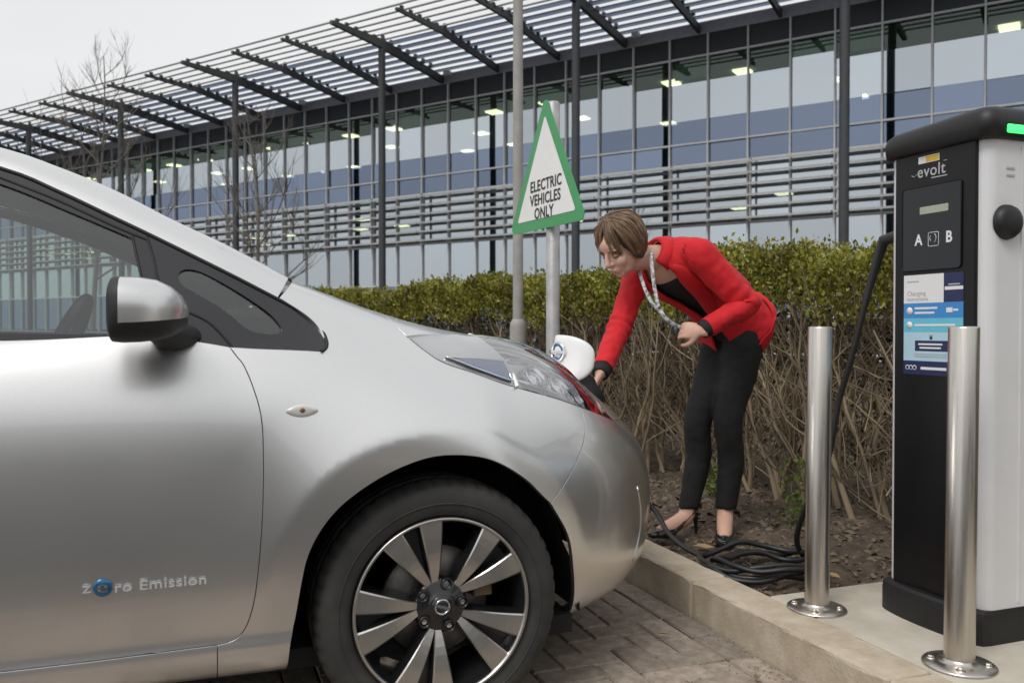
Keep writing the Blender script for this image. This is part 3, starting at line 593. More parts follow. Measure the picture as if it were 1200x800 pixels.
# front face furniture; helper takes (w, z) in the kerb frame -> local
def fy(w): return w - CWc
def plate(name, w0, w1, z0, z1, d, m, par=None, rr=.004):
    p = rrect(min(fy(w0), fy(w1)), max(fy(w0), fy(w1)), z0 - .128, z1 - .128, rr, 3); Mx = Matrix(((0, 0, -1, 0), (1, 0, 0, 0), (0, 1, 0, 0), (0, 0, 0, 1)))
    return MB().prism(p, .004, .004 + d, Mx).build(name, m, par or CH)
def ftext(txt, w, z, size, m, par, d, sx=1.0, al='CENTER', bold=0, name='lettering'):
    me = text_mesh(txt, size, .0003, al, bold, sx); return link(name, me, m, par, (-.004 - d, fy(w), z - .128), (R(90), 0, R(-90)))
dp = plate('display_window', .050, -.169, 1.197, 1.450, .003, M_gloss, rr=.012)
fr = rrect(fy(-.169), fy(.050), 1.197 - .128, 1.450 - .128, .012, 4); MB().tube([(-.0072, a, b) for a, b in fr], .0022, 5, closed=True).build('display_rim', M_cb, dp)
plate('lcd', -.019, -.124, 1.366, 1.388, .0036, M_lcd, dp, .002)
ftext('A', -.015, 1.288, .046, M_prt, dp, .0036, .9, bold=.0012); ftext('B', -.127, 1.288, .046, M_prt, dp, .0036, .9, bold=.0012)
q = rrect(fy(-.090), fy(-.052), 1.267 - .128, 1.308 - .128, .004, 3); MB().tube([(-.0078, a, b) for a, b in q], .0010, 4, closed=True).tube([(-.0078, fy(-.064) + .006 * math.cos(t), 1.163 + .009 * math.sin(t)) for t in np.linspace(R(-60), R(60), 8)], .0010, 4).tube([(-.0078, fy(-.068) + .013 * math.cos(t), 1.163 + .014 * math.sin(t)) for t in np.linspace(R(120), R(240), 8)], .0010, 4).build('card_icon', M_prt, dp)
st = plate('warning_sticker', -.010, -.088, 1.520, 1.541, .001, M_prt, rr=.001); plate('yellow_patch', -.038, -.086, 1.522, 1.539, .0014, M_yel, st, .001)
ftext('!', -.026, 1.530, .016, M_yel, st, .0014)
ftext('evolt', -.058, 1.494, .050, M_grey, CH, .0008, .98, bold=.0004, name='logo')
MB().tube([(-.0052, fy(.016), 1.489 - .128), (-.0052, fy(.006), 1.484 - .128), (-.0052, fy(-.004), 1.490 - .128)], .0014, 4).box((-.005, fy(-.088), 1.4715 - .128), (.001, .058, .003)).tube([(-.0052, fy(-.104), 1.515 - .128), (-.0052, fy(-.116), 1.515 - .128)], .0012, 4).build('logo_swash', M_grey, CH)
po = plate('instruction_poster', .043, -.177, .880, 1.184, .0012, M_pal, rr=.001)
def pp(w0, w1, z0, z1, m, d=.0016): return plate('poster_field', w0, w1, z0, z1, d, m, po, .0005)
pp(.043, -.108, 1.098, 1.184, M_prt); pp(-.108, -.177, 1.098, 1.184, M_navy); pp(-.112, -.1765, 1.134, 1.144, M_prt, .002); pp(.043, -.177, 1.052, 1.0975, M_blu); pp(.043, -.177, 1.010, 1.0515, M_trq); pp(.043, -.177, .880, .922, M_navy); pp(-.002, -.125, .952, .984, M_navy)
ftext('Charging', .030, 1.127, .020, M_grey, po, .002, .95, 'LEFT'); ftext('instructions', .030, 1.110, .016, M_grey, po, .002, 1.0, 'LEFT')
for (w0, w1, z, h) in ((.030, -.015, 1.164, .004), (-.125, -.165, 1.150, .004)): pp(w0, w1, z - h / 2, z + h / 2, M_grey, .0021)
for (w0, w1, z, h) in ((0, -.085, 1.082, .006), (0, -.075, 1.068, .006), (0, -.150, 1.031, .006), (-.015, -.105, .973, .005), (-.02, -.1, .962, .005), (-.025, -.12, .900, .008)): pp(w0, w1, z - h / 2, z + h / 2, M_prt, .0021)
for (w0, w1, z, h) in ((0, -.12, .943, .003), (0, -.12, .936, .003)): pp(w0, w1, z - h / 2, z + h / 2, M_grey, .0021)
def disc(w, z, r_, m, d=.0022): 
    MB().lathe([(.0001, 0), (r_, 0), (r_, .0004)], 18, 'X', (-.004 - d, fy(w), z - .128)).build('poster_icon', m, po)
disc(.020, 1.074, .012, M_prt); disc(.020, 1.031, .011, M_prt); disc(-.063, 1.020 - .02, .006, M_grey); disc(-.063, .992, .005, M_navy)
pp(-.118, -.140, 1.068, 1.082, M_prt, .0021); pp(-.142, -.160, 1.072, 1.078, M_prt, .0021)
for w_ in (.027, .013, -.001): MB().lathe([(.0055, 0), (.0075, 0), (.0075, .0005), (.0055, .0005)], 16, 'X', (-.0062, fy(w_), .901 - .128)).build('poster_icon', M_prt, po)
# socket covers: the near flank's round cover and the far flank's cable holder
sc = MB().lathe([(.001, .026), (.030, .026), (.042, .021), (.048, .010), (.050, 0)], 32); mb = MB(); mb.add([(.070 + p[0], -HWc - p[2], 1.192 + p[1]) for p in sc.v], sc.f, True); mb.build('socket_cover', M_cc, CH)
MB().box((.085, -HWc - .001, 1.345), (.030, .003, .006)).box((.085, -HWc - .001, 1.325), (.030, .003, .006)).build('vent_mark', M_grey, CH)
MB().box((.16, HWc + .018, 1.20), (.10, .05, .12), b=.015).build('cable_holder', M_cc, CH)
# charging cable: from the charger, down to a heap of loops and across to the car's nose
M_cab = pmat('cable_rubber', (.012, .012, .013), .5, .2, 60, coat=.1)
CB = empty('charging_cable', (0, 0, 0), 0, 'thick black charging cable coiled on the soil and running to the car', 'cable')
pts = [kf(CS + .16, CWc + HWc + .04, 1.345), (1.285, 2.955, 1.325), (1.262, 2.975, 1.225), (1.238, 2.985, 1.12), (1.202, 3.02, .915), (1.178, 3.07, .76), (1.148, 3.10, .54), (1.105, 3.19, .36), (1.095, 3.27, .21)]
cx, cy = .955, 3.235; rl = random.Random(8)
for k in range(50):
    t = R(20) - 2 * math.pi * k / 13.5; j = 1 + .12 * math.sin(k * .45) + .05 * math.sin(k * 1.3); q = k / 50
    pts.append((cx + .205 * j * math.cos(t) + .025 * math.sin(k * .23), cy + .150 * j * math.sin(t) + .02 * math.cos(k * .31), .116 + .040 * (1 - abs(2 * q - 1)) + .012 * math.sin(k * 1.9) + .010 * math.cos(k * .77)))
pts += [(.735, 3.33, .13), (.690, 3.45, .14), (.655, 3.58, .165), (.62, 3.74, .23), kf(1.16, 1.27, .33), kf(1.07, 1.20, .47), kf(.985, 1.10, .60)]
MB().tube(crv(pts, 6), .0108, 8).build('cable', M_cab, CB)
MB().tube([pts[0], pts[1], pts[2], pts[3]], [.021, .020, .016, .012], 10).build('strain_relief', M_cab, CB)
MB().tube(crv([kf(.785, .893, .83), kf(.83, .925, .80), kf(.885, .985, .735), kf(.935, 1.045, .675), kf(.985, 1.10, .60)], 5), [.030] * 5 + [.027] * 5 + [.022] * 5 + [.016] * 5 + [.012], 14).build('connector', M_cc, CB)
# ---------------------------------------------------------------- car body surface (car frame: s forward from front axle, w inward from right flank, z up)
HALF = 0.885
def _plan(th, sc=-0.14, sn=0.955, p=0.90, q=0.94):
    th = math.radians(th)
    return sc + (sn - sc) * math.sin(th) ** p, HALF - HALF * math.cos(th) ** q
def _car_net():
    R = []
    def st(E, S, rows, zs, zm, fm=0.5):
        E = np.array(E); S = np.array(S); L = np.linalg.norm(S - E); D = (S - E) / L
        pts = [(*(E + D * d), z) for z, d in rows]
        pts.append((*(E + D * (L * fm)), zm)); pts.append((*S, zs))
        R.append(pts)
    door = [(.17, .16), (.205, .055), (.285, .030), (.300, .046), (.40, .018), (.56, .000), (.72, .000), (.86, .018), (.955, .052), (1.00, .092), (1.03, .16)]
    def mod(dz, dd): return [(z + a, d + b) for (z, d), a, b in zip(door, dz, dd)]
    # rear end (simple), then cabin stations
    rear = [(.24, .40), (.26, .30), (.33, .24), (.40, .22), (.48, .20), (.60, .19), (.74, .20), (.86, .22), (.96, .25), (1.01, .30), (1.04, .40)]
    st((-3.50, 0), (-3.50, HALF), rear, 1.06, 1.05)
    st((-3.38, 0), (-3.38, HALF), [(z, d * .45) for z, d in rear], 1.08, 1.07)
    st((-2.9, 0), (-2.9, HALF), door, 1.10, 1.08)
    for s in (-2.3, -1.7, -1.2, -.85):
        st((s, 0), (s, HALF), door, 1.10, 1.08)
    st((-.60, 0), (-.60, HALF), mod([0]*9 + [.06, .17], [0]*9 + [.02, .03]), 1.20, 1.20)
    st((-.40, 0), (-.40, HALF), mod([0]*9 + [.055, .150], [0, 0, 0, 0, 0, 0, 0, .003, .010, .020, .025]), 1.165, 1.170)
    st((-.20, 0), (-.20, HALF), [(.17, .16), (.205, .06), (.285, .035), (.300, .04), (.40, .018), (.56, .004), (.72, .004), (.84, .028), (.94, .085), (1.012, .145), (1.090, .215)], 1.125, 1.105)
    st((-.02, 0), (-.02, HALF), [(.17, .16), (.205, .06), (.285, .03), (.30, .03), (.40, .014), (.56, .004), (.72, .010), (.83, .045), (.925, .12), (.992, .195), (1.032, .28)], 1.080, 1.048)
    st((.14, .006), (.08, HALF), [(.17, .16), (.205, .06), (.285, .03), (.30, .026), (.40, .010), (.54, .003), (.68, .014), (.79, .06), (.89, .14), (.975, .225), (1.005, .32)], 1.045, 1.018)
    fan = [
     (18, .16, [(.18, .16), (.20, .06), (.26, .022), (.32, .010), (.42, .002), (.54, .002), (.65, .018), (.76, .075), (.86, .145), (.955, .225), (.998, .32)], 1.03, 1.002),
     (31, .24, [(.18, .16), (.205, .06), (.26, .025), (.33, .008), (.43, .000), (.54, .003), (.64, .022), (.74, .075), (.83, .145), (.92, .215), (.965, .31)], 1.01, .985),
     (45, .33, [(.18, .18), (.205, .075), (.26, .032), (.34, .010), (.44, .000), (.54, .004), (.63, .025), (.715, .075), (.79, .140), (.855, .21), (.90, .30)], .99, .94),
     (60, .42, [(.18, .20), (.205, .09), (.26, .036), (.34, .012), (.44, .000), (.53, .004), (.61, .027), (.675, .070), (.735, .130), (.788, .20), (.83, .27)], .96, .885),
     (75, .50, [(.18, .22), (.205, .10), (.26, .040), (.34, .014), (.44, .000), (.53, .004), (.60, .022), (.665, .060), (.715, .115), (.757, .18), (.795, .23)], .93, .85),
     (90, .55, [(.18, .22), (.205, .10), (.26, .040), (.34, .014), (.44, .000), (.53, .003), (.60, .020), (.665, .055), (.715, .105), (.757, .165), (.79, .21)], .91, .84)]
    for th, ss, rows, zs, zm in fan:
        st(_plan(th), (ss, HALF), rows, zs, zm)
    N = np.array(R)
    # mirrored station past the nose so that the surface crosses the centre line squarely
    M = N[-2].copy(); M[:, 1] = 2 * HALF - M[:, 1]
    return np.concatenate([N, M[None]], 0)
NET = _car_net()
NI = NET.shape[0] - 2          # i in [0, NI] ; i = NI is the nose centre line
NJ = NET.shape[1] - 1
def _bs(n, x):
    x = np.clip(x, 0, n - 1e-6); k = np.floor(x).astype(int); t = x - k
    return k, ((1 - t) ** 3 / 6, (3 * t ** 3 - 6 * t ** 2 + 4) / 6, (-3 * t ** 3 + 3 * t ** 2 + 3 * t + 1) / 6, t ** 3 / 6)
_P = np.concatenate([(2 * NET[:1] - NET[1:2]), NET], 0)
_P = np.concatenate([2 * _P[:, :1] - _P[:, 1:2], _P, 2 * _P[:, -1:] - _P[:, -2:-1]], 1)
CREASE = .440
def flare(s, z):
    return sum(k * _flare(s, z, d) for k, d in ((.12, -.014), (.23, -.007), (.30, 0), (.23, .007), (.12, .014)))
def _flare(s, z, dr):
    x = s + .008; y = z - .335; r = np.hypot(x, y) + dr; sn = y / np.maximum(r, 1e-6)
    k = np.clip((sn + .25) / 1.1, 0, 1); amp = .40 + .60 * k * k * (3 - 2 * k)
    a = np.clip((.63 - r) / (.63 - CREASE), 0, 1); bump = a * a * .024
    b = np.clip((CREASE - r), 0, .09)
    return np.where(z > .12, (bump - b * .10) * amp, 0)
def body(i, j):
    i = np.asarray(i, float); j = np.asarray(j, float)
    ki, wi = _bs(NI, i); kj, wj = _bs(NJ, j)
    out = 0
    for a in range(4):
        for b in range(4):
            out = out + (wi[a] * wj[b])[..., None] * _P[ki + a, kj + b]
    out = out.copy()
    out[..., 1] -= flare(out[..., 0], out[..., 2]) * np.clip((.25 - out[..., 1]) / .2, 0, 1)
    return out
def body_n(i, j):
    e = .055
    du = body(np.minimum(i + e, NI - 1e-4), j) - body(np.maximum(i - e, 0), j); dv = body(i, np.minimum(j + e, NJ - 1e-4)) - body(i, np.maximum(j - e, 0))
    n = np.cross(du, dv); return n / (np.linalg.norm(n, axis=-1, keepdims=True) + 1e-12)
# ---------------------------------------------------------------- car
def wg(s, z):                       # side-glass surface: distance in from the flank
    t = np.clip((s + .55) / .25, 0, 1.6)
    return .083 + (z - .975) * .36 + .10 * np.maximum(z - .975, 0) ** 2 + t * t * (.005 + .45 * (z - .965))
def gh(s, z): s = np.asarray(s, float); z = np.asarray(z, float); return np.stack([s, wg(s, z), z], -1)
def gh_n(s, z):
    e = 1e-3; du = gh(s + e, z) - gh(s - e, z); dv = gh(s, z + e) - gh(s, z - e); n = np.cross(du, dv); return n / np.linalg.norm(n, axis=-1, keepdims=True)
def inpoly(P, poly):
    x, y = P[:, 0], P[:, 1]; q = np.asarray(poly); r = np.zeros(len(P), bool); n = len(q)
    for a in range(n):
        x1, y1 = q[a]; x2, y2 = q[(a + 1) % n]
        if y1 == y2: continue
        c = ((y1 > y) != (y2 > y)) & (x < (x2 - x1) * (y - y1) / (y2 - y1) + x1); r ^= c
    return r
def dens(poly, sc, step):
    out = []; n = len(poly)
    for a in range(n):
        p = np.asarray(poly[a], float); q = np.asarray(poly[(a + 1) % n], float); m = max(1, int(math.ceil(np.linalg.norm((q - p) * sc) / step)))
        for t in range(m): out.append(p + (q - p) * t / m)
    return out
def seg(*lists):
    """polygon out of smooth runs: each list is splined, corners where lists meet"""
    out = []
    for l in lists:
        c = crv(l, 6) if len(l) > 2 else [np.asarray(p, float) for p in l]
        if out and np.linalg.norm(out[-1] - c[0]) < 1e-6: c = c[1:]
        out += c
    if np.linalg.norm(out[0] - out[-1]) < 1e-6: out.pop()
    return out
def panel(poly, fun, nfun, sc, step, holes=(), off=0.0, gap=.0018, skirt=.012, mirror=False, bulge=None, lines=()):
    """surface panel cut out of a parametric surface, with rolled edges and returns; fun maps (a,b)->xyz"""
    sc = np.asarray(sc, float)
    loops = [dens(poly, sc, step)] + [dens(h, sc, step) for h in holes]
    B = [p for l in loops for p in l]; edges = []; o = 0
    for l in loops:
        edges += [(o + k, o + (k + 1) % len(l)) for k in range(len(l))]; o += len(l)
    for l in lines:
        l = [p for p in l if inpoly(np.array([p]), loops[0])[0]]; B += [np.asarray(p, float) for p in l]; edges += [(o + k, o + k + 1) for k in range(len(l) - 1)]; o += len(l)
    Bn = np.array(B); lo = Bn.min(0); hi = Bn.max(0)
    ga = np.arange(lo[0], hi[0], step / sc[0]); gb = np.arange(lo[1], hi[1], step / sc[1])
    G = np.stack(np.meshgrid(ga, gb, indexing='ij'), -1).reshape(-1, 2)
    k = inpoly(G, loops[0])
    for h in loops[1:]: k &= ~inpoly(G, h)
    G = G[k]
    if len(G):
        d = np.full(len(G), 1e9)
        for c in range(0, len(Bn), 200): d = np.minimum(d, np.sqrt((((G[:, None] - Bn[None, c:c + 200]) * sc) ** 2).sum(-1)).min(1))
        G = G[d > step * .55]
    allp = np.concatenate([Bn, G]) if len(G) else Bn
    vs_, es_, fs_, *_r = delaunay_2d_cdt([Vector((p[0] * sc[0], p[1] * sc[1])) for p in allp], edges, [], 0, 1e-7)
    P2 = np.array([(v.x / sc[0], v.y / sc[1]) for v in vs_]); tris = np.array([f for f in fs_ if len(f) == 3])
    ct = P2[tris].mean(1); k = inpoly(ct, loops[0])
    for h in loops[1:]: k &= ~inpoly(ct, h)
    tris = tris[k]
    P3 = fun(P2[:, 0], P2[:, 1]); N3 = nfun(P2[:, 0], P2[:, 1])
    if N3[:, 1].mean() > 0 or (abs(N3[:, 1].mean()) < .3 and N3[:, 2].mean() < 0): N3 = -N3
    if bulge is not None: P3 = P3 + N3 * bulge(P2)[:, None]
    P3 = P3 + N3 * off
    # orient triangles outward
    fn = np.cross(P3[tris[:, 1]] - P3[tris[:, 0]], P3[tris[:, 2]] - P3[tris[:, 0]]); w = (fn * N3[tris[:, 0]]).sum(-1) < 0
    tris[w] = tris[w][:, ::-1]
    # boundary loop of the triangulation
    from collections import Counter
    E = {}
    for t in tris:
        for a, b in ((t[0], t[1]), (t[1], t[2]), (t[2], t[0])): E[(int(a), int(b))] = 1
    bd = [(a, b) for (a, b) in E if (b, a) not in E]
    nxt = {a: b for a, b in bd}; prv = {b: a for a, b in bd}
    V = P3.copy(); NN = N3.copy(); F = [tuple(map(int, t)) for t in tris]
    tang = {}
    for a in nxt:
        t = P3[nxt[a]] - P3[prv.get(a, a)]; t = t / (np.linalg.norm(t) + 1e-12); o = np.cross(t, N3[a]); tang[a] = o / (np.linalg.norm(o) + 1e-12)   # points out of the panel
    for a in nxt: V[a] = P3[a] - tang[a] * gap
    ids = list(nxt); n0 = len(V); r1 = {a: n0 + q for q, a in enumerate(ids)}; r2 = {a: n0 + len(ids) + q for q, a in enumerate(ids)}
    A1 = np.array([P3[a] - tang[a] * (gap - .0012) - N3[a] * .0014 for a in ids]); A2 = np.array([P3[a] - tang[a] * (gap - .0012) - N3[a] * skirt for a in ids])
    T1 = np.array([tang[a] for a in ids])
    V = np.concatenate([V, A1, A2]); NN = np.concatenate([NN, T1, T1])
    for a, b in bd:
        F.append((b, a, r1[a], r1[b])); F.append((r1[b], r1[a], r2[a], r2[b]))
    if mirror:
        V = V.copy(); V[:, 1] = 2 * HALF - V[:, 1]; NN = NN.copy(); NN[:, 1] *= -1; F = [f[::-1] for f in F]
    me = bpy.data.meshes.new('panel'); me.from_pydata(V.tolist(), [], F); me.update(); me.shade_smooth()
    me.normals_split_custom_set_from_vertices([tuple(q) for q in NN])
    return me
SCB = (.20, .085)
def bpanel(name, poly, mat, parent, mirror=False, step=.014, **k):
    return link(name, panel(poly, body, body_n, SCB, step, mirror=mirror, **k), mat, parent)
def gpanel(name, poly, mat, parent, mirror=False, step=.03, **k):
    return link(name, panel(poly, gh, gh_n, (1, 1), step, mirror=mirror, **k), mat, parent)
# materials
def paint_mat():
    m, n, b = new_mat('silver_paint'); L = n.links
    tc = n.nodes.new('ShaderNodeTexCoord'); vz = n.nodes.new('ShaderNodeTexVoronoi'); vz.inputs['Scale'].default_value = 1400; L.new(tc.outputs['Object'], vz.inputs['Vector'])
    mr = n.nodes.new('ShaderNodeMapRange'); mr.inputs['To Min'].default_value = .92; mr.inputs['To Max'].default_value = 1.06; L.new(vz.outputs['Color'], mr.inputs['Value'])
    mm = n.nodes.new('ShaderNodeVectorMath'); mm.operation = 'SCALE'; mm.inputs[0].default_value = (.79, .785, .78); L.new(mr.outputs['Result'], mm.inputs['Scale']); L.new(mm.outputs['Vector'], b.inputs['Base Color'])
    nz = n.nodes.new('ShaderNodeTexNoise'); nz.inputs['Scale'].default_value = 3; nz.inputs['Detail'].default_value = 8; L.new(tc.outputs['Object'], nz.inputs['Vector'])
    r2 = n.nodes.new('ShaderNodeMapRange'); r2.inputs['To Min'].default_value = .31; r2.inputs['To Max'].default_value = .38; L.new(nz.outputs['Fac'], r2.inputs['Value']); L.new(r2.outputs['Result'], b.inputs['Roughness'])
    setp(b, metal=1.0, coat=.8, coatr=.03); return m
M_paint = paint_mat()
M_gap = pmat('body_shadow_black', (.006, .006, .006), .8, .2, 20)
M_blk = pmat('satin_black_trim', (.014, .014, .015), .38, .15, 30, bump=.05)
M_gtrim = pmat('gloss_black_pillar', (.020, .020, .023), .22, .1, 12, coat=.4, coatr=.05)
M_plas = pmat('rough_black_plastic', (.018, .018, .018), .62, .2, 60, bump=.15, bscale=400, bdist=.001)
M_rub = pmat('tyre_rubber', (.020, .020, .020), .70, .25, 9, bump=.3, bscale=160, bdist=.002, base2=(.046, .044, .040))
M_alloy = pmat('machined_alloy', (.55, .53, .50), .30, .05, 40, metal=.95, bump=.06, bscale=300, bdist=.001)
M_rimblk = pmat('rim_gloss_black', (.012, .012, .013), .25, .2, 15, coat=.5)
M_steel = pmat('brake_steel', (.20, .19, .18), .45, .25, 30, metal=.8)
M_cal = pmat('caliper_cast', (.20, .14, .085), .6, .25, 30, metal=.3)
M_carglass = glass_mat('car_window_glass', (.72, .81, .77), 1.4, base=.06)
M_screen = glass_mat('windscreen_glass', (.68, .76, .73), 1.2)
M_lens = glass_mat('headlight_lens', (.93, .94, .95), 1.3, base=.20)
M_chrome = pmat('chrome', (.78, .78, .79), .08, .03, 10, metal=1.0)
M_reflector = pmat('lamp_silver_housing', (.90, .90, .90), .35, .03, 10)
M_blue = pmat('lamp_blue_accent', (.06, .17, .42), .22, .1, 10, coat=.6)
M_mirglass = pmat('mirror_glass', (.7, .7, .7), .03, .02, 5, metal=1.0)
M_int = pmat('cabin_grey_fabric', (.09, .09, .09), .85, .2, 60, bump=.2)
M_intl = pmat('cabin_light_lining', (.22, .22, .215), .9, .1, 30)
M_white = pmat('white_plastic_flap', (.74, .74, .74), .30, .03, 10, coat=.3)
M_badge = pmat('badge_blue', (.02, .13, .28), .2, .1, 20, metal=.4, coat=.6)
CAR = empty('car', CO, AYAW, 'silver electric hatchback with its nose parked up to the kerb', 'car')
# --- outlines measured on the body surface, in (station, row) coordinates
ARCH = [(8.16, 3.02), (8.24, 4.06), (8.34, 4.64), (8.58, 5.12), (8.94, 5.48), (9.46, 5.80), (10.1, 6.02), (10.96, 6.06), (11.74, 5.76), (12.24, 5.16), (12.54, 4.3), (12.66, 3.32), (12.74, 2.2), (12.80, 1.0)]
GAPD = [(7.47, 8.22), (7.55, 7.98), (7.62, 7.78), (7.72, 7.26), (7.80, 6.68), (7.815, 6.0), (7.80, 5.26), (7.76, 4.52), (7.70, 3.78), (7.60, 3.10), (7.48, 2.68), (7.32, 2.50)]
HLLOW = [(9.82, 9.12), (10.06, 8.62), (10.4, 8.26), (11.14, 8.12), (12.18, 7.98), (12.84, 7.84), (13.38, 7.66), (14.28, 7.38)]
HLUP = [(14.28, 7.38), (14.10, 7.92), (13.94, 8.6), (13.88, 9.5), (13.66, 10.25), (13.2, 10.5), (12.6, 10.55), (11.92, 10.38), (11.08, 10.04), (10.3, 9.50), (9.82, 9.12)]
BGAP = [(13.38, 7.66), (13.2, 6.9), (12.88, 6.2), (12.54, 5.62), (12.24, 5.16)]
CAP = [(9.82, 9.12), (9.70, 9.6), (9.60, 10.1), (9.35, 10.42), (8.9, 10.52), (8.6, 10.55), (8.32, 10.55)]
archA = ARCH[:10]; archB = ARCH[9:]
belt = [(4.3, 8.95), (5.0, 8.93), (5.64, 8.86), (6.36, 8.70), (7.0, 8.42), (7.47, 8.22)]
tip = [(7.47, 8.22), (7.8, 8.19), (8.16, 8.2), (8.48, 8.22)]
tip2 = [(8.48, 8.22), (8.57, 8.29), (8.60, 8.45), (8.54, 8.82), (8.46, 9.02), (8.34, 9.18), (8.14, 9.36), (8.06, 9.42)]
P_door = seg(belt, GAPD, [(7.32, 2.50), (6.34, 2.40), (5.66, 2.42), (4.6, 2.45)], [(4.6, 2.45), (4.34, 2.8), (4.28, 4.0), (4.28, 6.5), (4.30, 8.95)])
P_fender = seg(tip, tip2, [(8.06, 9.42), (8.18, 9.78), (8.27, 10.2), (8.32, 10.55)], CAP[::-1], HLLOW[:7], BGAP, archA[::-1], [(8.16, 3.02), (8.12, 1.8), (8.10, .7)], [(8.10, .7), (7.32, .7)], [(7.32, .7), (7.32, 2.5)], GAPD[::-1])
P_bumper = seg(BGAP[::-1], HLLOW[6:], [(14.28, 7.38), (15.4, 7.75), (16.99, 7.95)], [(16.99, 7.95), (16.99, .35)], [(16.99, .35), (15, .4), (13.6, .6), (12.80, 1.0)], archB[::-1])
P_bonnet = seg(CAP, [(8.32, 10.55), (8.36, 11.0), (8.5, 11.98)], [(8.5, 11.98), (16.99, 11.98)], [(16.99, 11.98), (16.99, 7.95)], [(16.99, 7.95), (15.4, 7.75), (14.28, 7.38)], HLUP)
P_sill = seg([(7.32, 2.5), (6.34, 2.4), (5.66, 2.42), (4.6, 2.45), (3.0, 2.45)], [(3.0, 2.45), (2.95, .7)], [(2.95, .7), (7.32, .7)], [(7.32, .7), (7.32, 2.5)])
P_head = seg(HLLOW, HLUP)
# rear quarter with its wheel arch (found on the surface by search)
_ii, _jj = np.meshgrid(np.arange(0, 5, .02), np.arange(0, 9, .02), indexing='ij'); _S = body(_ii, _jj)
def ij_at(s, z):
    d = (_S[..., 0] - s) ** 2 + (_S[..., 2] - z) ** 2; k = np.unravel_index(d.argmin(), d.shape); return float(_ii[k]), float(_jj[k])
RA = [ij_at(-2.70 + .365 * math.cos(R(a)), .335 + .365 * math.sin(R(a))) for a in range(-12, 193, 12)]
P_quarter = seg([(4.30, 8.95), (2.5, 9.0), (.6, 9.0), (.02, 8.8)], [(.02, 8.8), (.02, .8)], [(.02, .8), (1.4, .8), (RA[-1][0] - .05, .9), RA[-1]], RA[::-1], [RA[0], (3.0, 2.45)], [(3.0, 2.45), (4.6, 2.45)], [(4.6, 2.45), (4.34, 2.8), (4.28, 4.0), (4.28, 6.5), (4.30, 8.95)])
_i2, _j2 = np.meshgrid(np.arange(7.4, 13.6, .02), np.arange(2, 9, .02), indexing='ij'); _S2 = body(_i2, _j2)
CRS = []
for a in range(158, 10, -3):
    s_, z_ = -.008 + CREASE * math.cos(R(a)), .335 + CREASE * math.sin(R(a)); d = (_S2[..., 0] - s_) ** 2 + (_S2[..., 2] - z_) ** 2; k = np.unravel_index(d.argmin(), d.shape); CRS.append((float(_i2[k]), float(_j2[k])))
CRS = [tuple(p) for p in crv(CRS[::2], 4)]
for mir in (False, True):
    d = bpanel('door', P_door, M_paint, CAR, mir)
    if not mir: DOOR = d
    f = bpanel('front_wing', P_fender, M_paint, CAR, mir, step=.011, lines=[CRS])
    if not mir: WING = f
    bpanel('sill', P_sill, M_paint, CAR, mir, step=.03)
    bpanel('rear_quarter_panel', P_quarter, M_paint, CAR, mir, step=.035)
def join_meshes(ms, name):
    bm = bmesh.new()
    for m in ms: bm.from_mesh(m)
    me = bpy.data.meshes.new(name); bm.to_mesh(me); bm.free(); me.shade_smooth(); return me
def sym_panel(name, poly, mat, step=.014, **k):
    """one panel that crosses the centre line: both halves in one mesh"""
    out = []
    for mir in (False, True): out.append(panel(poly, body, body_n, SCB, step, mirror=mir, gap=.0018, **k))
    V = []; F = []; N = []
    for me in out:
        o = len(V); V += [tuple(v.co) for v in me.vertices]; F += [tuple(o + i for i in p.vertices) for p in me.polygons]
        cn = [None] * len(me.vertices)
        for l, q in zip(me.loops, me.corner_normals): cn[l.vertex_index] = tuple(q.vector)
        N += [c or (0, 0, 1) for c in cn]
    # close the centre seam
    for a in range(len(V)):
        if abs(V[a][1] - HALF) < .004: V[a] = (V[a][0], HALF, V[a][2])
    me = bpy.data.meshes.new(name); me.from_pydata(V, [], F); me.update(); me.shade_smooth(); me.normals_split_custom_set_from_vertices(N)
    return link(name, me, mat, CAR)
BUMPER = sym_panel('front_bumper', P_bumper, M_paint)
BONNET = sym_panel('bonnet', P_bonnet, M_paint, step=.022)
# dark inner shell behind the shut lines, open at the wheel arches
def shell():
    mb = MB()
    for mir in (0, 1):
        a = np.linspace(0, NI - .001, 120); b = np.linspace(0.2, 10.2, 60); I, J = np.meshgrid(a, b, indexing='ij'); P = body(I, J); N = body_n(I, J)
        if N[..., 1].mean() > 0: N = -N
        P = P - N * .016; ok = (np.hypot(P[..., 0] + .008, P[..., 2] - .335) > .40) & (np.hypot(P[..., 0] + 2.7, P[..., 2] - .335) > .40) | (P[..., 1] > .34)
        ok &= ~((P[..., 0] < -.22) & (P[..., 2] > .945) & (P[..., 1] < .5))
        ok &= ~((I > 9.75) & (I < 14.35) & (J > 7.3) & (J < 10.7))
        if mir: P[..., 1] = 2 * HALF - P[..., 1]
        n, m = I.shape; f = [(i * m + j, (i + 1) * m + j, (i + 1) * m + j + 1, i * m + j + 1) for i in range(n - 1) for j in range(m - 1) if ok[i, j] and ok[i + 1, j] and ok[i, j + 1] and ok[i + 1, j + 1]]
        mb.add(P.reshape(-1, 3), f, True)
    mb.box((-1.3, HALF, .20), (3.4, 1.5, .05)); mb.box((.0, HALF, .28), (.6, .8, .05)); mb.box((-.05, HALF, .62), (1.1, .9, .5))
    mb.build('body_shell', M_gap, CAR)
shell()
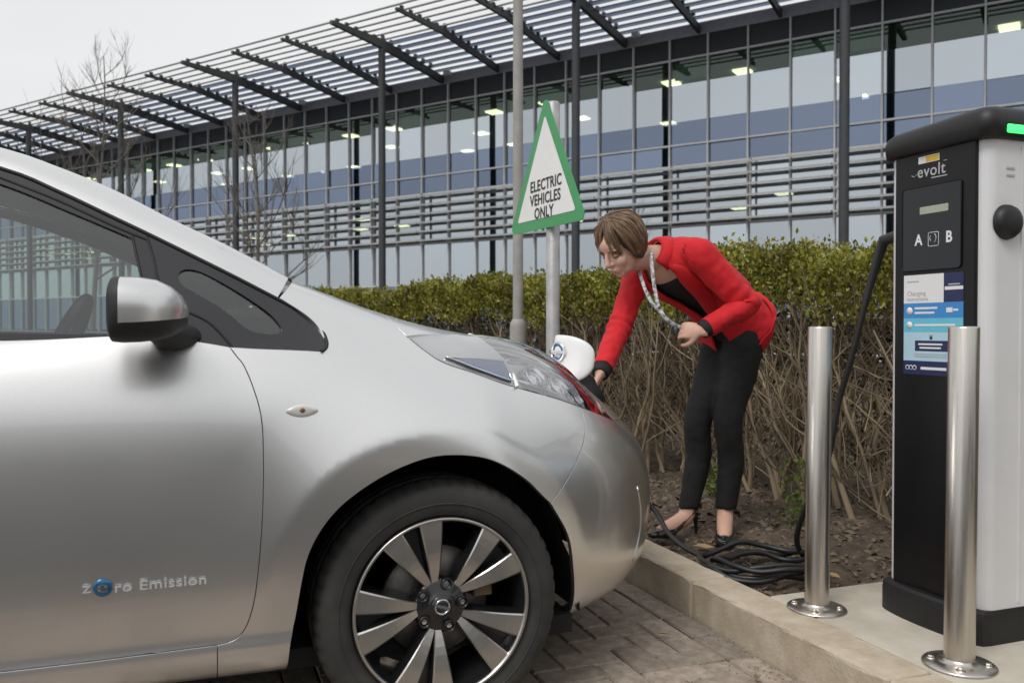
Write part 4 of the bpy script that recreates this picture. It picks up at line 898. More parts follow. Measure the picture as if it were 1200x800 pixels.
# wheel arch liners
for sx in (-.008, -2.70):
    for mir in (0, 1):
        mb = MB(); P = []
        for a in range(-14, 196, 7):
            rl_ = .392 + (.055 * min(1, max(0, (14 - a) / 26)) if sx > -1 else 0); P.append([(sx + rl_ * math.cos(R(a)), w, .335 + rl_ * math.sin(R(a))) for w in ((.055 if a > 150 else .020) + .55 * max(0, (.392 * math.cos(R(a)) if sx > -1 else 0) - .02) ** 1.5, .15, .22, .30, .36)] + [(sx + .1 * math.cos(R(a)), .36, .335 + .1 * math.sin(R(a)))])
        P = np.array(P)
        if mir: P[..., 1] = 2 * HALF - P[..., 1]
        mb.grid(P); mb.build('wheel_arch_liner', M_plas, CAR)
# ---- glasshouse
TRIMUP = [(-.292, .965), (-.278, .981), (-.289, 1.018), (-.333, 1.060), (-.435, 1.116), (-.568, 1.185), (-.685, 1.245), (-.76, 1.282), (-.886, 1.344), (-1.008, 1.394), (-1.30, 1.465), (-1.75, 1.495), (-2.3, 1.455), (-2.75, 1.34), (-2.95, 1.22)]
P_trim = seg(TRIMUP, [(-2.95, 1.22), (-2.96, 1.01)], [(-2.96, 1.01), (-2.0, 1.003), (-.98, .990), (-.765, .983), (-.505, .970), (-.40, .965), (-.292, .965)])
H_front = seg([(-.722, 1.233), (-.702, 1.146), (-.688, 1.069), (-.676, 1.006)], [(-.676, 1.006), (-.98, 1.011), (-1.50, 1.022)], [(-1.50, 1.022), (-1.51, 1.452)], [(-1.51, 1.452), (-1.25, 1.428), (-1.005, 1.354), (-.861, 1.294), (-.722, 1.233)])
H_rear = seg([(-1.60, 1.024), (-1.60, 1.455)], [(-1.60, 1.455), (-2.1, 1.436), (-2.55, 1.33), (-2.72, 1.22)], [(-2.72, 1.22), (-2.70, 1.03)], [(-2.70, 1.03), (-1.60, 1.024)])
H_q = [tuple(p) for p in crv([(-.62, 1.145), (-.605, 1.160), (-.57, 1.155), (-.514, 1.125), (-.462, 1.092), (-.412, 1.055), (-.387, 1.022), (-.400, 1.008), (-.454, 1.014), (-.485, 1.036), (-.529, 1.073), (-.605, 1.120)], 5, closed=True)]
def shrink(poly, d=-.006):
    P = np.array(poly); c = P.mean(0); return [tuple(p + (p - c) / np.linalg.norm(p - c) * (-d)) for p in P]
for mir in (False, True):
    gpanel('window_surround', P_trim, M_gtrim, CAR, mir, holes=[H_front, H_rear, H_q], step=.02, skirt=.02)
    gpanel('side_window', shrink(H_front), M_carglass, CAR, mir, off=-.006, skirt=.001)
    gpanel('side_window', shrink(H_rear), M_carglass, CAR, mir, off=-.006, skirt=.001)
    gpanel('quarter_window', shrink(H_q), M_carglass, CAR, mir, off=-.006, skirt=.001)
    # seal lines on the black pillar: door shut line and glass run
    mb = MB()
    for l in ([(-.691, 1.240), (-.676, 1.19), (-.667, 1.143), (-.650, 1.09), (-.627, 1.066), (-.601, 1.060), (-.554, 1.036), (-.516, .996), (-.497, .968)], [(-.722, 1.240), (-.702, 1.146), (-.688, 1.069), (-.676, 1.0)], [(-1.01, 1.372), (-.886, 1.322), (-.76, 1.262), (-.69, 1.232)]):
        q = np.array(crv(l, 4)); P = gh(q[:, 0], q[:, 1]); P[:, 1] -= .0005
        if mir: P[:, 1] = 2 * HALF - P[:, 1]
        mb.tube(P, .0032, 5)
    for l in (TRIMUP,):
        q = np.array(crv(l, 4)); P = gh(q[:, 0], q[:, 1]); P[:, 1] -= .001
        if mir: P[:, 1] = 2 * HALF - P[:, 1]
        mb.tube(P, .0045, 5)
    mb.build('window_seal', M_plas, CAR)
# rails (front pillar running into the roof edge), windscreen, roof, tailgate
RL = np.array(crv([(-.392, 1.096), (-.435, 1.120), (-.568, 1.189), (-.76, 1.286), (-.886, 1.348), (-1.008, 1.398), (-1.30, 1.469), (-1.75, 1.499), (-2.3, 1.459), (-2.75, 1.344), (-2.95, 1.224)], 6))
RUs = np.array([-.312, -.34, -.498, -.636, -.768, -.9, -1.026, -1.35, -1.8, -2.35, -2.8, -3.02]); RUz = np.array([1.136, 1.147, 1.226, 1.292, 1.362, 1.417, 1.458, 1.528, 1.556, 1.515, 1.395, 1.27])
_t = np.concatenate([[0], np.cumsum(np.hypot(np.diff(RL[:, 0]), np.diff(RL[:, 1])))]); 
_u = np.array(crv(np.stack([RUs, RUz], 1), 8)); _ul = np.concatenate([[0], np.cumsum(np.hypot(np.diff(_u[:, 0]), np.diff(_u[:, 1])))])
RAIL_IN = []; RAILS = []
for k in range(len(RL)):
    # match rail points square to the rail direction
    a = RL[max(k - 1, 0)]; b = RL[min(k + 1, len(RL) - 1)]; t = (b - a) / np.linalg.norm(b - a); n = np.array([t[1], -t[0]]); n = n if n[1] > 0 else -n
    q = _u - RL[k]; kk = np.argmin(np.abs(q @ t) + 10 * (q @ n < 0)); up = _u[kk]
    L = gh(*RL[k]); T = np.array([up[0], wg(*up) + .055, up[1]]); C1 = np.array([(L[0] + T[0]) / 2 + .5 * (T[0] - L[0]) * .3, L[1] - .002 + (T[1] - L[1]) * .28, L[2] + (T[2] - L[2]) * .72])
    sec = [(1 - x) ** 2 * L + 2 * x * (1 - x) * C1 + x * x * T for x in np.linspace(0, 1, 7)]
    I1 = T + np.array([.01, .030, .000 - .004]); I2 = T + np.array([.012, .055, -.012])
    RAILS.append(sec + [I1, I2]); RAIL_IN.append(I2)
RAILS = np.array(RAILS); RAIL_IN = np.array(RAIL_IN)
for mir in (0, 1):
    P = RAILS.copy()
    if mir: P[..., 1] = 2 * HALF - P[..., 1]
    mb = MB().grid(P); mb.build('roof_pillar', M_paint, CAR)
def across(rows, bow, crown):
    G = []
    for p in rows:
        l = []
        for x in np.linspace(-1, 1, 17):
            w = HALF + x * (HALF - p[1]); c = 1 - x * x; l.append((p[0] + bow * c, w, p[2] + crown * c))
        G.append(l)
    return np.array(G)
ks = [k for k in range(len(RL)) if RAIL_IN[k][0] > -1.2]; kr = [k for k in range(len(RL)) if RAIL_IN[k][0] <= -1.17 and RAIL_IN[k][0] > -2.7]; kt = [k for k in range(len(RL)) if RAIL_IN[k][0] <= -2.66]
G = across(RAIL_IN[ks], .06, .02); G[..., 2] -= .002; MB().grid(G).build('windscreen', M_screen, CAR)
MB().grid(across(RAIL_IN[kr], .05, .04)).build('roof', M_paint, CAR)
G = across(RAIL_IN[kr] - np.array([0, 0, .035]), .10, .035); MB().grid(G).build('headlining', M_intl, CAR)
G = across(list(RAIL_IN[kt]) + [np.array([-3.35, .25, 1.10])], -.08, .02); MB().grid(G).build('rear_window', M_screen, CAR)
G = np.array([[(-3.36 - .12 * (1 - x * x) - dz[1], HALF + x * .66, dz[0]) for x in np.linspace(-1, 1, 13)] for dz in ((1.11, 0), (1.0, .03), (.8, .04), (.6, .05), (.45, .08), (.3, .02))]); MB().grid(G).build('tailgate', M_paint, CAR)
# cowl panel under the windscreen
MB().grid(np.array([[(-.36 + a + .20 * (1 - x * x), HALF + x * .60, 1.045 + .03 * (1 - x * x) - a * .05) for x in np.linspace(-1, 1, 13)] for a in (-.25, -.1, .05, .16)])).build('cowl_panel', M_plas, CAR)
# ---- headlights
def lensb(P): return np.full(len(P), 0.0)
def hl_bulge(amp):
    def f(P):
        c = np.array(dens(P_head, np.array(SCB), .004)); d = np.full(len(P), 1e9)
        for k in range(len(c)): d = np.minimum(d, np.hypot((P[:, 0] - c[k][0]) * SCB[0], (P[:, 1] - c[k][1]) * SCB[1]))
        t = np.clip((d - .004) / .07, 0, 1); return amp * t * (2 - t)
    return f
DIV = [(11.62, 10.28), (11.75, 9.4), (12.05, 8.6), (12.10, 8.02)]
P_lampR = seg([(9.87, 9.12), (10.08, 8.66), (10.4, 8.31), (11.14, 8.16), (12.05, 8.04)], [(12.05, 8.04), (11.98, 8.6), (11.68, 9.4), (11.55, 10.22)], [(11.55, 10.22), (11.08, 10.0), (10.3, 9.46), (9.87, 9.12)])
P_lampB = seg([(10.42, 8.42), (11.2, 8.56), (11.96, 8.70)], [(11.96, 8.70), (12.0, 8.12)], [(12.0, 8.12), (11.4, 8.20), (10.9, 8.27), (10.42, 8.42)])
P_lampF = seg([(12.2, 8.03), (12.84, 7.9), (13.38, 7.74), (14.2, 7.46)], [(14.2, 7.46), (14.05, 7.92), (13.88, 8.6), (13.82, 9.5), (13.6, 10.2), (13.2, 10.42), (12.6, 10.48), (11.75, 10.28)], [(11.75, 10.28), (11.86, 9.4), (12.12, 8.6), (12.2, 8.03)])
for mir in (False, True):
    h = empty('headlight', (0, 0, 0)); h.parent = CAR
    bpanel('lens', P_head, M_lens, h, mir, off=.0008, skirt=.006, bulge=hl_bulge(.016), step=.012)
    bpanel('silver_housing', P_lampR, M_reflector, h, mir, off=-.002, skirt=.01, bulge=hl_bulge(.008), step=.02)
    bpanel('blue_accent', P_lampB, M_blue, h, mir, off=.006, skirt=.006, step=.02)
    bl = np.array(dens(P_lampB, np.array(SCB), .02)); q = body(bl[:, 0], bl[:, 1]); n_ = body_n(bl[:, 0], bl[:, 1]); n_ = n_ * np.sign(-n_[:, 1:2]); q = q + n_ * .0075
    if mir: q[:, 1] = 2 * HALF - q[:, 1]
    MB().tube(q, .0028, 5, closed=True).build('chrome_edge', M_chrome, h)
    q = np.array(crv(DIV, 6)); q = body(q[:, 0], q[:, 1]); q[:, 1] -= .006
    if mir: q[:, 1] = 2 * HALF - q[:, 1]
    MB().tube(q, .007, 6).build('divider', M_reflector, h)
    bpanel('lamp_back', P_lampF, M_reflector, h, mir, off=-.048, skirt=.002, step=.03)
    # projector lamps and chrome bezels in the clear front part
    mb = MB()
    for (i_, j_, r_) in ((12.75, 8.6, .036), (13.25, 8.45, .034), (13.62, 8.1, .020)):
        c = body(i_, j_) ; n_ = body_n(i_, j_); n_ = n_ * (-np.sign(n_[1])); c = c - n_ * .032; 
        if mir: c[1] = 2 * HALF - c[1]; n_[1] *= -1
        Mx = Matrix.Translation(c) @ Vector(n_).to_track_quat('Z', 'Y').to_matrix().to_4x4()
        m2 = MB().lathe([(0.001, .016), (r_ * .5, .013), (r_ * .72, .004), (r_ * .8, .010), (r_, .020), (r_ * 1.18, .014), (r_ * 1.3, -.012)], 24)
        mb.add([Mx @ Vector(p) for p in m2.v], m2.f, True)
    mb.build('projector_lamp', M_chrome, h)
    mb = MB()
    for l in ([(12.25, 8.35), (12.9, 8.15), (13.5, 7.85), (14.0, 7.6)], [(11.95, 9.7), (12.6, 9.9), (13.2, 9.8), (13.6, 9.4)], [(12.1, 9.0), (12.8, 9.25), (13.4, 9.1), (13.75, 8.7)]):
        q = np.array(crv(l, 5)); P = body(q[:, 0], q[:, 1]); n_ = body_n(q[:, 0], q[:, 1]); n_ = n_ * np.sign(-n_[:, 1:2]); P = P - n_ * .02
        if mir: P[:, 1] = 2 * HALF - P[:, 1]
        mb.tube(P, [.004] + [.010] * (len(P) - 2) + [.004], 8)
    mb.build('chrome_fin', M_chrome, h)
# raised corner panels of the bumper
P_fog = seg([(14.22, 5.0), (14.34, 3.8), (14.20, 2.5)], [(14.20, 2.5), (14.72, 2.4)], [(14.72, 2.4), (14.86, 3.8), (14.82, 4.8)], [(14.82, 4.8), (14.22, 5.0)])
for mir in (False, True): bpanel('bumper_corner', P_fog, M_paint, BUMPER, mir, off=.0025, skirt=.004, step=.02)
# lower grille in the bumper
P_gr = seg([(15.4, 2.3), (15.55, 3.6)], [(15.55, 3.6), (16.2, 3.75), (16.99, 3.8)], [(16.99, 3.8), (16.99, 2.1)], [(16.99, 2.1), (15.4, 2.3)])
g = sym_panel('lower_grille', P_gr, M_plas, off=.002, skirt=.002, step=.03)
mb = MB()
for j_ in (2.5, 2.85, 3.2, 3.55):
    i_ = np.linspace(15.5, 16.999, 14); P = body(i_, np.full(14, j_)); P[:, 0] += .006; Q = P[::-1].copy(); Q[:, 1] = 2 * HALF - Q[:, 1]; mb.tube(np.concatenate([P, Q[1:]]), .005, 6)
mb.build('grille_bar', M_blk, CAR)
# side repeater on each wing
for mir in (False, True):
    c = body(8.26, 6.82); n_ = body_n(8.26, 6.82); n_ = n_ * (-np.sign(n_[1]))
    mb = MB(); mb.m = 0
    def lens_shape(a, b, h, n=24):
        v = []; f = []
        for k, (sc_, hh) in enumerate(((1, 0), (.97, h * .6), (.7, h * .92), (.35, h), (.01, h))):
            for q in range(n):
                t = 2 * math.pi * q / n; ct = math.cos(t); st = math.sin(t); v.append((a * sc_ * ct * (1), b * sc_ * st * (1 - .35 * abs(ct) ** 2), hh))
        for k in range(4):
            for q in range(n): f.append((k * n + q, k * n + (q + 1) % n, (k + 1) * n + (q + 1) % n, (k + 1) * n + q))
        return v, f
    if mir: c[1] = 2 * HALF - c[1]; n_[1] *= -1
    Mx = Matrix.Translation(c + n_ * .0005) @ Matrix((Vector((1, 0, 0)), Vector((0, 0, 1)).cross(Vector((0, 1, 0))) * 0 + Vector((0, 0, 1)), Vector(n_))).transposed().to_4x4()
    rep = empty('side_repeater'); rep.parent = CAR
    v, f = lens_shape(.038, .0155, .008); MB().add([Mx @ Vector(p) for p in v], f, True).build('lens', pmat('repeater_clear', (.70, .69, .66), .12, .03, 30, coat=.8) if not mir else bpy.data.materials['repeater_clear'], rep)
    v, f = lens_shape(.0085, .0075, .0100); MB().add([Mx @ Vector(p) for p in v], f, True).build('bulb', pmat('repeater_amber', (.22, .10, .05), .3, .1, 30) if not mir else bpy.data.materials['repeater_amber'], rep)
# door lettering and blue roundel (right door)
def on_body_text(txt, s0, s1, z, mat, parent, name, h):
    me = text_mesh(txt, 1.0, 0.035, 'LEFT', .012); xs = np.array([v.co[:] for v in me.vertices]); lo, hi = xs[:, 0].min(), xs[:, 0].max(); ym = (xs[:, 1].min() + xs[:, 1].max()) / 2; zt = xs[:, 2].max()
    s = s0 + (xs[:, 0] - lo) / (hi - lo) * (s1 - s0); zz = z + (xs[:, 1] - ym) * h
    # surface w at (s,z)
    ii, jj = np.meshgrid(np.arange(5.5, 8, .02), np.arange(3.5, 5.5, .02), indexing='ij'); S = body(ii, jj)
    for v, a, b, t in zip(me.vertices, s, zz, xs[:, 2]):
        d = (S[..., 0] - a) ** 2 + (S[..., 2] - b) ** 2; k = np.unravel_index(d.argmin(), d.shape); v.co = (a, S[k][1] - .0030 - (t / zt + 1) * .0012, b)
    return link(name, me, mat, parent)
M_let = pmat('badge_silver', (.74, .74, .74), .25, .05, 20, metal=.35)
on_body_text('z', -.815, -.797, .457, M_let, DOOR, 'lettering', .034)
on_body_text('ro Emission', -.750, -.562, .4545, M_let, DOOR, 'lettering', .030)
c = body(6.32, 4.34); Mx = Matrix.Translation((-.774, c[1] - .002, .457)) @ Matrix.Rotation(R(90), 4, 'X')
m2 = MB().lathe([(.0001, .004), (.017, .004), (.0195, .002), (.020, -.001)], 28); mb = MB().add([Mx @ Vector(p) for p in m2.v], m2.f, True); b_ = mb.build('roundel', M_badge, DOOR)
on_body_text('e', -.786, -.763, .457, M_chrome, b_, 'letter', .038).location = (0, -.004, 0)
# ---- wing mirrors
def mirror_part(mir):
    mr = empty('wing_mirror'); mr.parent = CAR
    def T(P): 
        P = np.array(P, float)
        if mir: P[..., 1] = 2 * HALF - P[..., 1]
        return P
    # housing: rounded lump, flat at the back; rows run front-to-back, loops in (w, z)
    def loop(s, w0, w1, z0, z1, e=3.2, n=28, lean=0.):
        cw, cz = (w0 + w1) / 2, (z0 + z1) / 2; aw, az = (w1 - w0) / 2, (z1 - z0) / 2; l = []
        for k in range(n):
            t = 2 * math.pi * k / n; c_, s_ = math.cos(t), math.sin(t); x = cw + aw * abs(c_) ** (2 / e) * (1 if c_ > 0 else -1); z = cz + az * abs(s_) ** (2 / e) * (1 if s_ > 0 else -1); l.append((s + lean * (z - cz), x, z))
        return l
    rows = [loop(-.742, -.218, .012, 1.000, 1.116, 3.4), loop(-.738, -.225, .018, .993, 1.123, 3.4), loop(-.722, -.228, .020, .991, 1.126, 3.3), loop(-.69, -.226, .022, .992, 1.126, 3.2), loop(-.655, -.213, .026, .996, 1.121, 3.0), loop(-.628, -.190, .028, 1.004, 1.108, 2.8), loop(-.608, -.150, .028, 1.016, 1.090, 2.6), loop(-.598, -.10, .02, 1.03, 1.07, 2.4), loop(-.595, -.07, 0.0, 1.045, 1.055, 2.2)]
    P = T(rows); P = np.concatenate([P, P[:, :1]], 1)
    mb = MB(); a, b = P.shape[:2]
    v = P.reshape(-1, 3); caps, blk = [], []
    for i in range(a - 1):
        for j in range(b - 1):
            q = (i * b + j, (i + 1) * b + j, (i + 1) * b + j + 1, i * b + j + 1); zc = np.mean([v[k][2] for k in q])
            (caps if (zc > 1.042 and i >= 2) else blk).append(q)
    mb = MB(); mb.add(v, caps, True); mb.build('painted_cap', M_paint, mr)
    mb = MB(); mb.add(v, blk, True); mb.build('black_housing', M_plas, mr)
    mb = MB(); l = T(loop(-.7435, -.212, .006, 1.006, 1.110, 3.4)); mb.add(l, [tuple(range(len(l)))]); mb.build('mirror_glass', M_mirglass, mr)
    # arm to the door
    mb = MB(); Q = []
    for (s, w, z, a_, b_) in ((-.66, -.03, 1.015, .035, .018), (-.645, .02, 1.006, .040, .022), (-.63, .06, 1.000, .048, .028), (-.62, .10, .998, .055, .034)):
        Q.append([(s + a_ * math.cos(t), w, z + b_ * math.sin(t)) for t in np.linspace(0, 2 * math.pi, 17)])
    mb.grid(T(Q)); mb.build('arm', M_plas, mr)
for mir in (False, True): mirror_part(mir)
# ---- wheels
def make_wheel():
    w = empty('wheel'); Rt = .3225
    # tyre: lathe about y ; outer face at y=0 (towards -w), inner at y=.215
    prof = [(.228, .020), (.236, .010), (.250, .003), (.270, .000), (.290, .003), (.303, .010), (.311, .020), (.3165, .032), (.3195, .050), (.321, .066), (.313, .068), (.313, .076), (.322, .078), (Rt, .105), (.3145, .107), (.3145, .117), (Rt, .119), (.322, .146), (.313, .148), (.313, .156), (.321, .158), (.3195, .172), (.314, .188), (.303, .205), (.285, .213), (.25, .212), (.228, .195)]
    n = 200; v = []; f = []; m = len(prof)
    for j in range(n):
        q = 2 * math.pi * j / n
        for k, (r, y) in enumerate(prof):
            rr = r
            g = (j % 4 == 0)
            if g and 6 <= k <= 9: rr = r - .0042
            if g and 21 <= k <= 22: rr = r - .0055
            if (j % 8 == 2) and (k in (12, 13, 16, 17)): rr = r - .003
            v.append((rr * math.cos(q), y, rr * math.sin(q)))
    for j in range(n):
        j2 = (j + 1) % n
        for k in range(m - 1): f.append((j * m + k, j2 * m + k, j2 * m + k + 1, j * m + k + 1))
    mb = MB().add(v, f, True); ty = mb.build('tyre', M_rub, w)
    # raised ring and size lettering band on the sidewall
    MB().lathe([(.262, .0008), (.2625, -.0008), (.266, -.0008), (.2665, .0008)], 120, 'Y').build('sidewall_ridge', M_rub, ty)
    rim = MB().lathe([(.2285, .012), (.2290, .002), (.2255, -.001), (.2215, .003), (.218, .012), (.208, .035), (.200, .10), (.205, .19)], 96, 'Y')
    rim_o = rim.build('rim', M_rimblk, w)
    MB().lathe([(.2292, .010), (.2295, .0015), (.2255, -.0022), (.2212, .002), (.2195, .007)], 120, 'Y').build('rim_lip', M_alloy, rim_o)
    # ten blades in five pairs: machined face, black flanks
    for k in range(5):
        base = R(112 + 72 * k)
        for sd in (-1, 1):
            a0 = base + sd * R(7.5); a1 = base + sd * R(13.8)
            p0 = Vector((math.cos(a0), 0, math.sin(a0))) * .062; p1 = Vector((math.cos(a1), 0, math.sin(a1))) * .2205
            d = (p1 - p0).normalized(); nrm = Vector((-d.z, 0, d.x))
            st = []
            for t in np.linspace(0, 1, 9):
                c = p0.lerp(p1, t); hw = .0085 + .0215 * t ** .9; y = .030 - .024 * t - .010 * math.sin(math.pi * t)
                st.append((c, hw, y))
            fv = [];
            for c, hw, y in st: fv += [c + nrm * hw + Vector((0, y + .003, 0)), c + nrm * (hw * .86) + Vector((0, y, 0)), c - nrm * (hw * .86) + Vector((0, y, 0)), c - nrm * hw + Vector((0, y + .003, 0))]
            ff = [(i * 4 + j, (i + 1) * 4 + j, (i + 1) * 4 + j + 1, i * 4 + j + 1) for i in range(8) for j in range(3)]
            sp = MB().add(fv, ff, False).build('spoke', M_alloy, w)
            bv = []
            for c, hw, y in st: bv += [c + nrm * (hw + .0012) + Vector((0, y + .0034, 0)), c + nrm * (hw + .006) + Vector((0, y + .045, 0)), c - nrm * (hw + .006) + Vector((0, y + .045, 0)), c - nrm * (hw + .0012) + Vector((0, y + .0034, 0))]
            bf = [(i * 4 + j, (i + 1) * 4 + j, (i + 1) * 4 + (j + 1) % 4, i * 4 + (j + 1) % 4) for i in range(8) for j in range(4)]
            MB().add(bv, bf, False).build('spoke_flank', M_rimblk, sp)
        # web between the two blades of a pair, set back
        b0 = base; q = []
        for t in np.linspace(0, 1, 6):
            r_ = .06 + .15 * t; hw = R(8 + 7 * t); q.append([(r_ * math.cos(b0 - hw), .042 - .008 * t, r_ * math.sin(b0 - hw)), (r_ * math.cos(b0), .050 - .010 * t, r_ * math.sin(b0)), (r_ * math.cos(b0 + hw), .042 - .008 * t, r_ * math.sin(b0 + hw))])
        MB().grid(np.array(q)).build('spoke_web', M_rimblk, w)
        # lug nut in its pocket
        an = R(112 + 36 + 72 * k); c = (.057 * math.cos(an), 0, .057 * math.sin(an))
        lug = MB().lathe([(.0155, .060), (.0150, .022), (.0135, .0195), (.0118, .022), (.0115, .036), (.0001, .036)], 16, 'Y', c).build('lug_pocket', M_rimblk, w)
        MB().lathe([(.0088, .046), (.0088, .030), (.0070, .027), (.0001, .0265)], 6, 'Y', c, smooth=False).build('lug_nut', M_chrome, lug)
    MB().lathe([(.072, .060), (.070, .034), (.060, .028), (.040, .026), (.033, .021), (.030, .0185), (.0001, .0175)], 40, 'Y').build('hub', M_rimblk, w)
    cap = MB().lathe([(.0285, .020), (.0275, .0165), (.0001, .0155)], 32, 'Y').build('hub_cap', M_rimblk, w)
    MB().lathe([(.0165, .0158), (.0165, .0128), (.0200, .0128), (.0200, .0158)], 32, 'Y').box((0, .0142, 0), (.042, .003, .0075), rot=Matrix.Rotation(R(18), 4, 'Y')).build('hub_emblem', M_chrome, cap)
    MB().lathe([(.06, .085), (.14, .085), (.141, .088), (.141, .108), (.14, .11), (.06, .11)], 60, 'Y').build('brake_disc', M_steel, w)
    mb = MB()
    for a in np.linspace(R(-8), R(48), 6):
        pass
    P = [[(r_ * math.cos(a), y, r_ * math.sin(a)) for r_, y in ((.095, .070), (.10, .058), (.145, .058), (.152, .068), (.152, .125), (.095, .125))] for a in np.linspace(R(2), R(44), 7)]
    mb.grid(np.array(P), smooth=False); mb.add(P[0], [tuple(range(6))]); mb.add(P[-1], [tuple(range(6))]); mb.build('brake_caliper', M_cal, w)
    return w
WH = make_wheel(); WH.parent = CAR; WH.location = (0, .030, .3165)
w2 = copy_tree(WH, CAR); w2.location = (-2.70, .030, .3165)
for sx in (0, -2.70):
    w3 = copy_tree(WH, CAR); w3.location = (sx, 2 * HALF - .030, .3165); w3.rotation_euler = (0, 0, math.pi)
# ---- cabin
mb = MB(); P = []
for x in np.linspace(.17, 1.60, 15): P.append([(-.22, x, .90), (-.30, x, 1.015), (-.50, x, 1.035), (-.72, x, 1.015), (-.80, x, .96), (-.82, x, .86), (-.76, x, .60)])
mb.grid(np.array(P)).build('dashboard', M_int, CAR)
sw = empty('steering_wheel', (-.93, .50, .93)); sw.parent = CAR; sw.rotation_euler = (0, R(-66), 0)
MB().tube([(.185 * math.cos(t), .185 * math.sin(t), 0) for t in np.linspace(0, 2 * math.pi, 33)[:-1]], .015, 10, closed=True).build('wheel_ring', M_blk, sw)
MB().box((0, 0, -.02), (.12, .15, .05), b=.015).box((0, .11, -.01), (.03, .12, .02)).box((0, -.11, -.01), (.03, .12, .02)).box((.1, 0, -.01), (.14, .03, .02)).build('wheel_hub', M_blk, sw)
for y in (.50, 1.27):
    st = empty('front_seat', (-1.35, y, .3)); st.parent = CAR
    MB().box((.05, 0, .12), (.50, .50, .16), b=.05).build('seat_cushion', M_int, st)
    MB().box((-.28, 0, .48), (.14, .48, .66), b=.05, rot=Matrix.Rotation(R(-14), 4, 'Y')).build('seat_back', M_int, st)
    MB().box((-.40, 0, .90), (.09, .25, .17), b=.04, rot=Matrix.Rotation(R(-10), 4, 'Y')).tube([(-.38, -.06, .74), (-.40, -.06, .88)], .007).tube([(-.38, .06, .74), (-.40, .06, .88)], .007).build('headrest', M_int, st)
MB().box((-2.35, HALF, .62), (.5, 1.2, .2), b=.05).box((-2.62, HALF, .95), (.16, 1.2, .6), b=.05, rot=Matrix.Rotation(R(-16), 4, 'Y')).build('rear_seat', M_int, CAR)
for mir in (0, 1): 
    G = np.array([[(s, (.10 + .02 * (1 - (z - .3) / .7)), z) for z in np.linspace(.3, .985, 6)] for s in (-.55, -1.0, -1.5, -2.2, -2.9)])
    if mir: G[..., 1] = 2 * HALF - G[..., 1]
    MB().grid(G).build('door_lining', M_int, CAR)
# ---- open charging flap on the nose: hinged at its back edge, standing up, its curved outside facing the cabin
fl = empty('charging_flap', (.665, HALF, .835)); fl.parent = CAR
def sgnp(c, p): return (1 if c > 0 else -1) * abs(c) ** p
o = [(.128 * sgnp(math.cos(t), .75), .092 * sgnp(math.sin(t), .72)) for t in np.linspace(0, 2 * math.pi, 49)[:-1]]
def flap_xyz(p, h):
    y, z = p[0], p[1] + .070; c = .085 * (abs(y) / .125) ** 1.9; return Vector((c + h + .10 * z, y, z))
v = []; f = []; n = len(o)
rings = [(.01, .014), (.6, .014), (.98, .012), (1.0, .006), (1.0, -.002), (.97, -.006), (.8, -.008), (.5, -.009), (.25, -.009), (.01, -.009)]
for sc_, h in rings: v += [flap_xyz((p[0] * sc_, p[1] * sc_), h) for p in o]
for k in range(len(rings) - 1):
    for q in range(n): f.append((k * n + q, k * n + (q + 1) % n, (k + 1) * n + (q + 1) % n, (k + 1) * n + q))
MB().add(v, f, True).build('flap_panel', M_white, fl)
# emblem: chrome ring, blue bar
M_emb = pmat('emblem_blue', (.03, .13, .30), .15, .1, 20, metal=.5, coat=.8)
def emb(pt, h): return flap_xyz((pt[0], pt[1]), -.010 - h)
rg = [emb((-.020 + .036 * math.cos(t), .028 + .036 * math.sin(t)), .004) for t in np.linspace(0, 2 * math.pi, 33)[:-1]]
e = MB().tube(rg, .0048, 8, closed=True).build('emblem_ring', M_chrome, fl)
MB().add([emb((-.020 + .033 * math.cos(t), .028 + .033 * math.sin(t)), .001) for t in np.linspace(0, 2 * math.pi, 33)[:-1]], [tuple(range(32))]).build('emblem_field', M_emb, fl)
MB().tube([emb((-.064 + .011 * k, .028), .007) for k in range(9)], .0078, 6).build('emblem_bar', M_chrome, fl)
# charging sockets in the nose
pt = empty('charging_port', (.775, HALF, .80)); pt.parent = CAR; pt.rotation_euler = (0, R(48), 0)
MB().lathe([(.001, .0), (.088, .0), (.095, .010), (.098, .022), (.100, .022), (.100, -.06)], 40).build('port_recess', M_plas, pt)
for y in (-.042, .042):
    sk = MB().lathe([(.036, .0), (.036, .024), (.030, .026), (.028, .010), (.001, .010)], 28, c=(0, y, .002)).build('socket', M_blk, pt)
# ---------------------------------------------------------------- person bending to plug in the cable
from mathutils import noise as mnoise
def nrm(v): v = np.asarray(v, float); return v / np.linalg.norm(v)
def loft(mb, cs, rx, ry, ref, n=24, th=None, cap=True, e=2.0):
    """elliptic sections along a path; ref = direction of the rx axis (one vector or one per section)"""
    cs = np.array(cs, float); k = len(cs); t = np.gradient(cs, axis=0); t /= np.linalg.norm(t, axis=1, keepdims=True); ref = np.array(ref, float); ref = np.tile(ref, (k, 1)) if ref.ndim == 1 else ref
    x = ref - (ref * t).sum(1, keepdims=True) * t; x /= np.linalg.norm(x, axis=1, keepdims=True); y = np.cross(t, x) ; th = np.linspace(0, 2 * math.pi, n, endpoint=False)
    c_, s_ = np.cos(th), np.sin(th); c_ = np.sign(c_) * np.abs(c_) ** (2 / e); s_ = np.sign(s_) * np.abs(s_) ** (2 / e)
    P = cs[:, None] + x[:, None] * (np.array(rx)[:, None] * c_)[..., None] + y[:, None] * (np.array(ry)[:, None] * s_)[..., None]
    v = P.reshape(-1, 3).tolist(); f = [(i * n + j, i * n + (j + 1) % n, (i + 1) * n + (j + 1) % n, (i + 1) * n + j) for i in range(k - 1) for j in range(n)]
    if cap: f += [tuple(range(n))[::-1], tuple(range((k - 1) * n, k * n))]
    mb.add(v, f, True); return mb
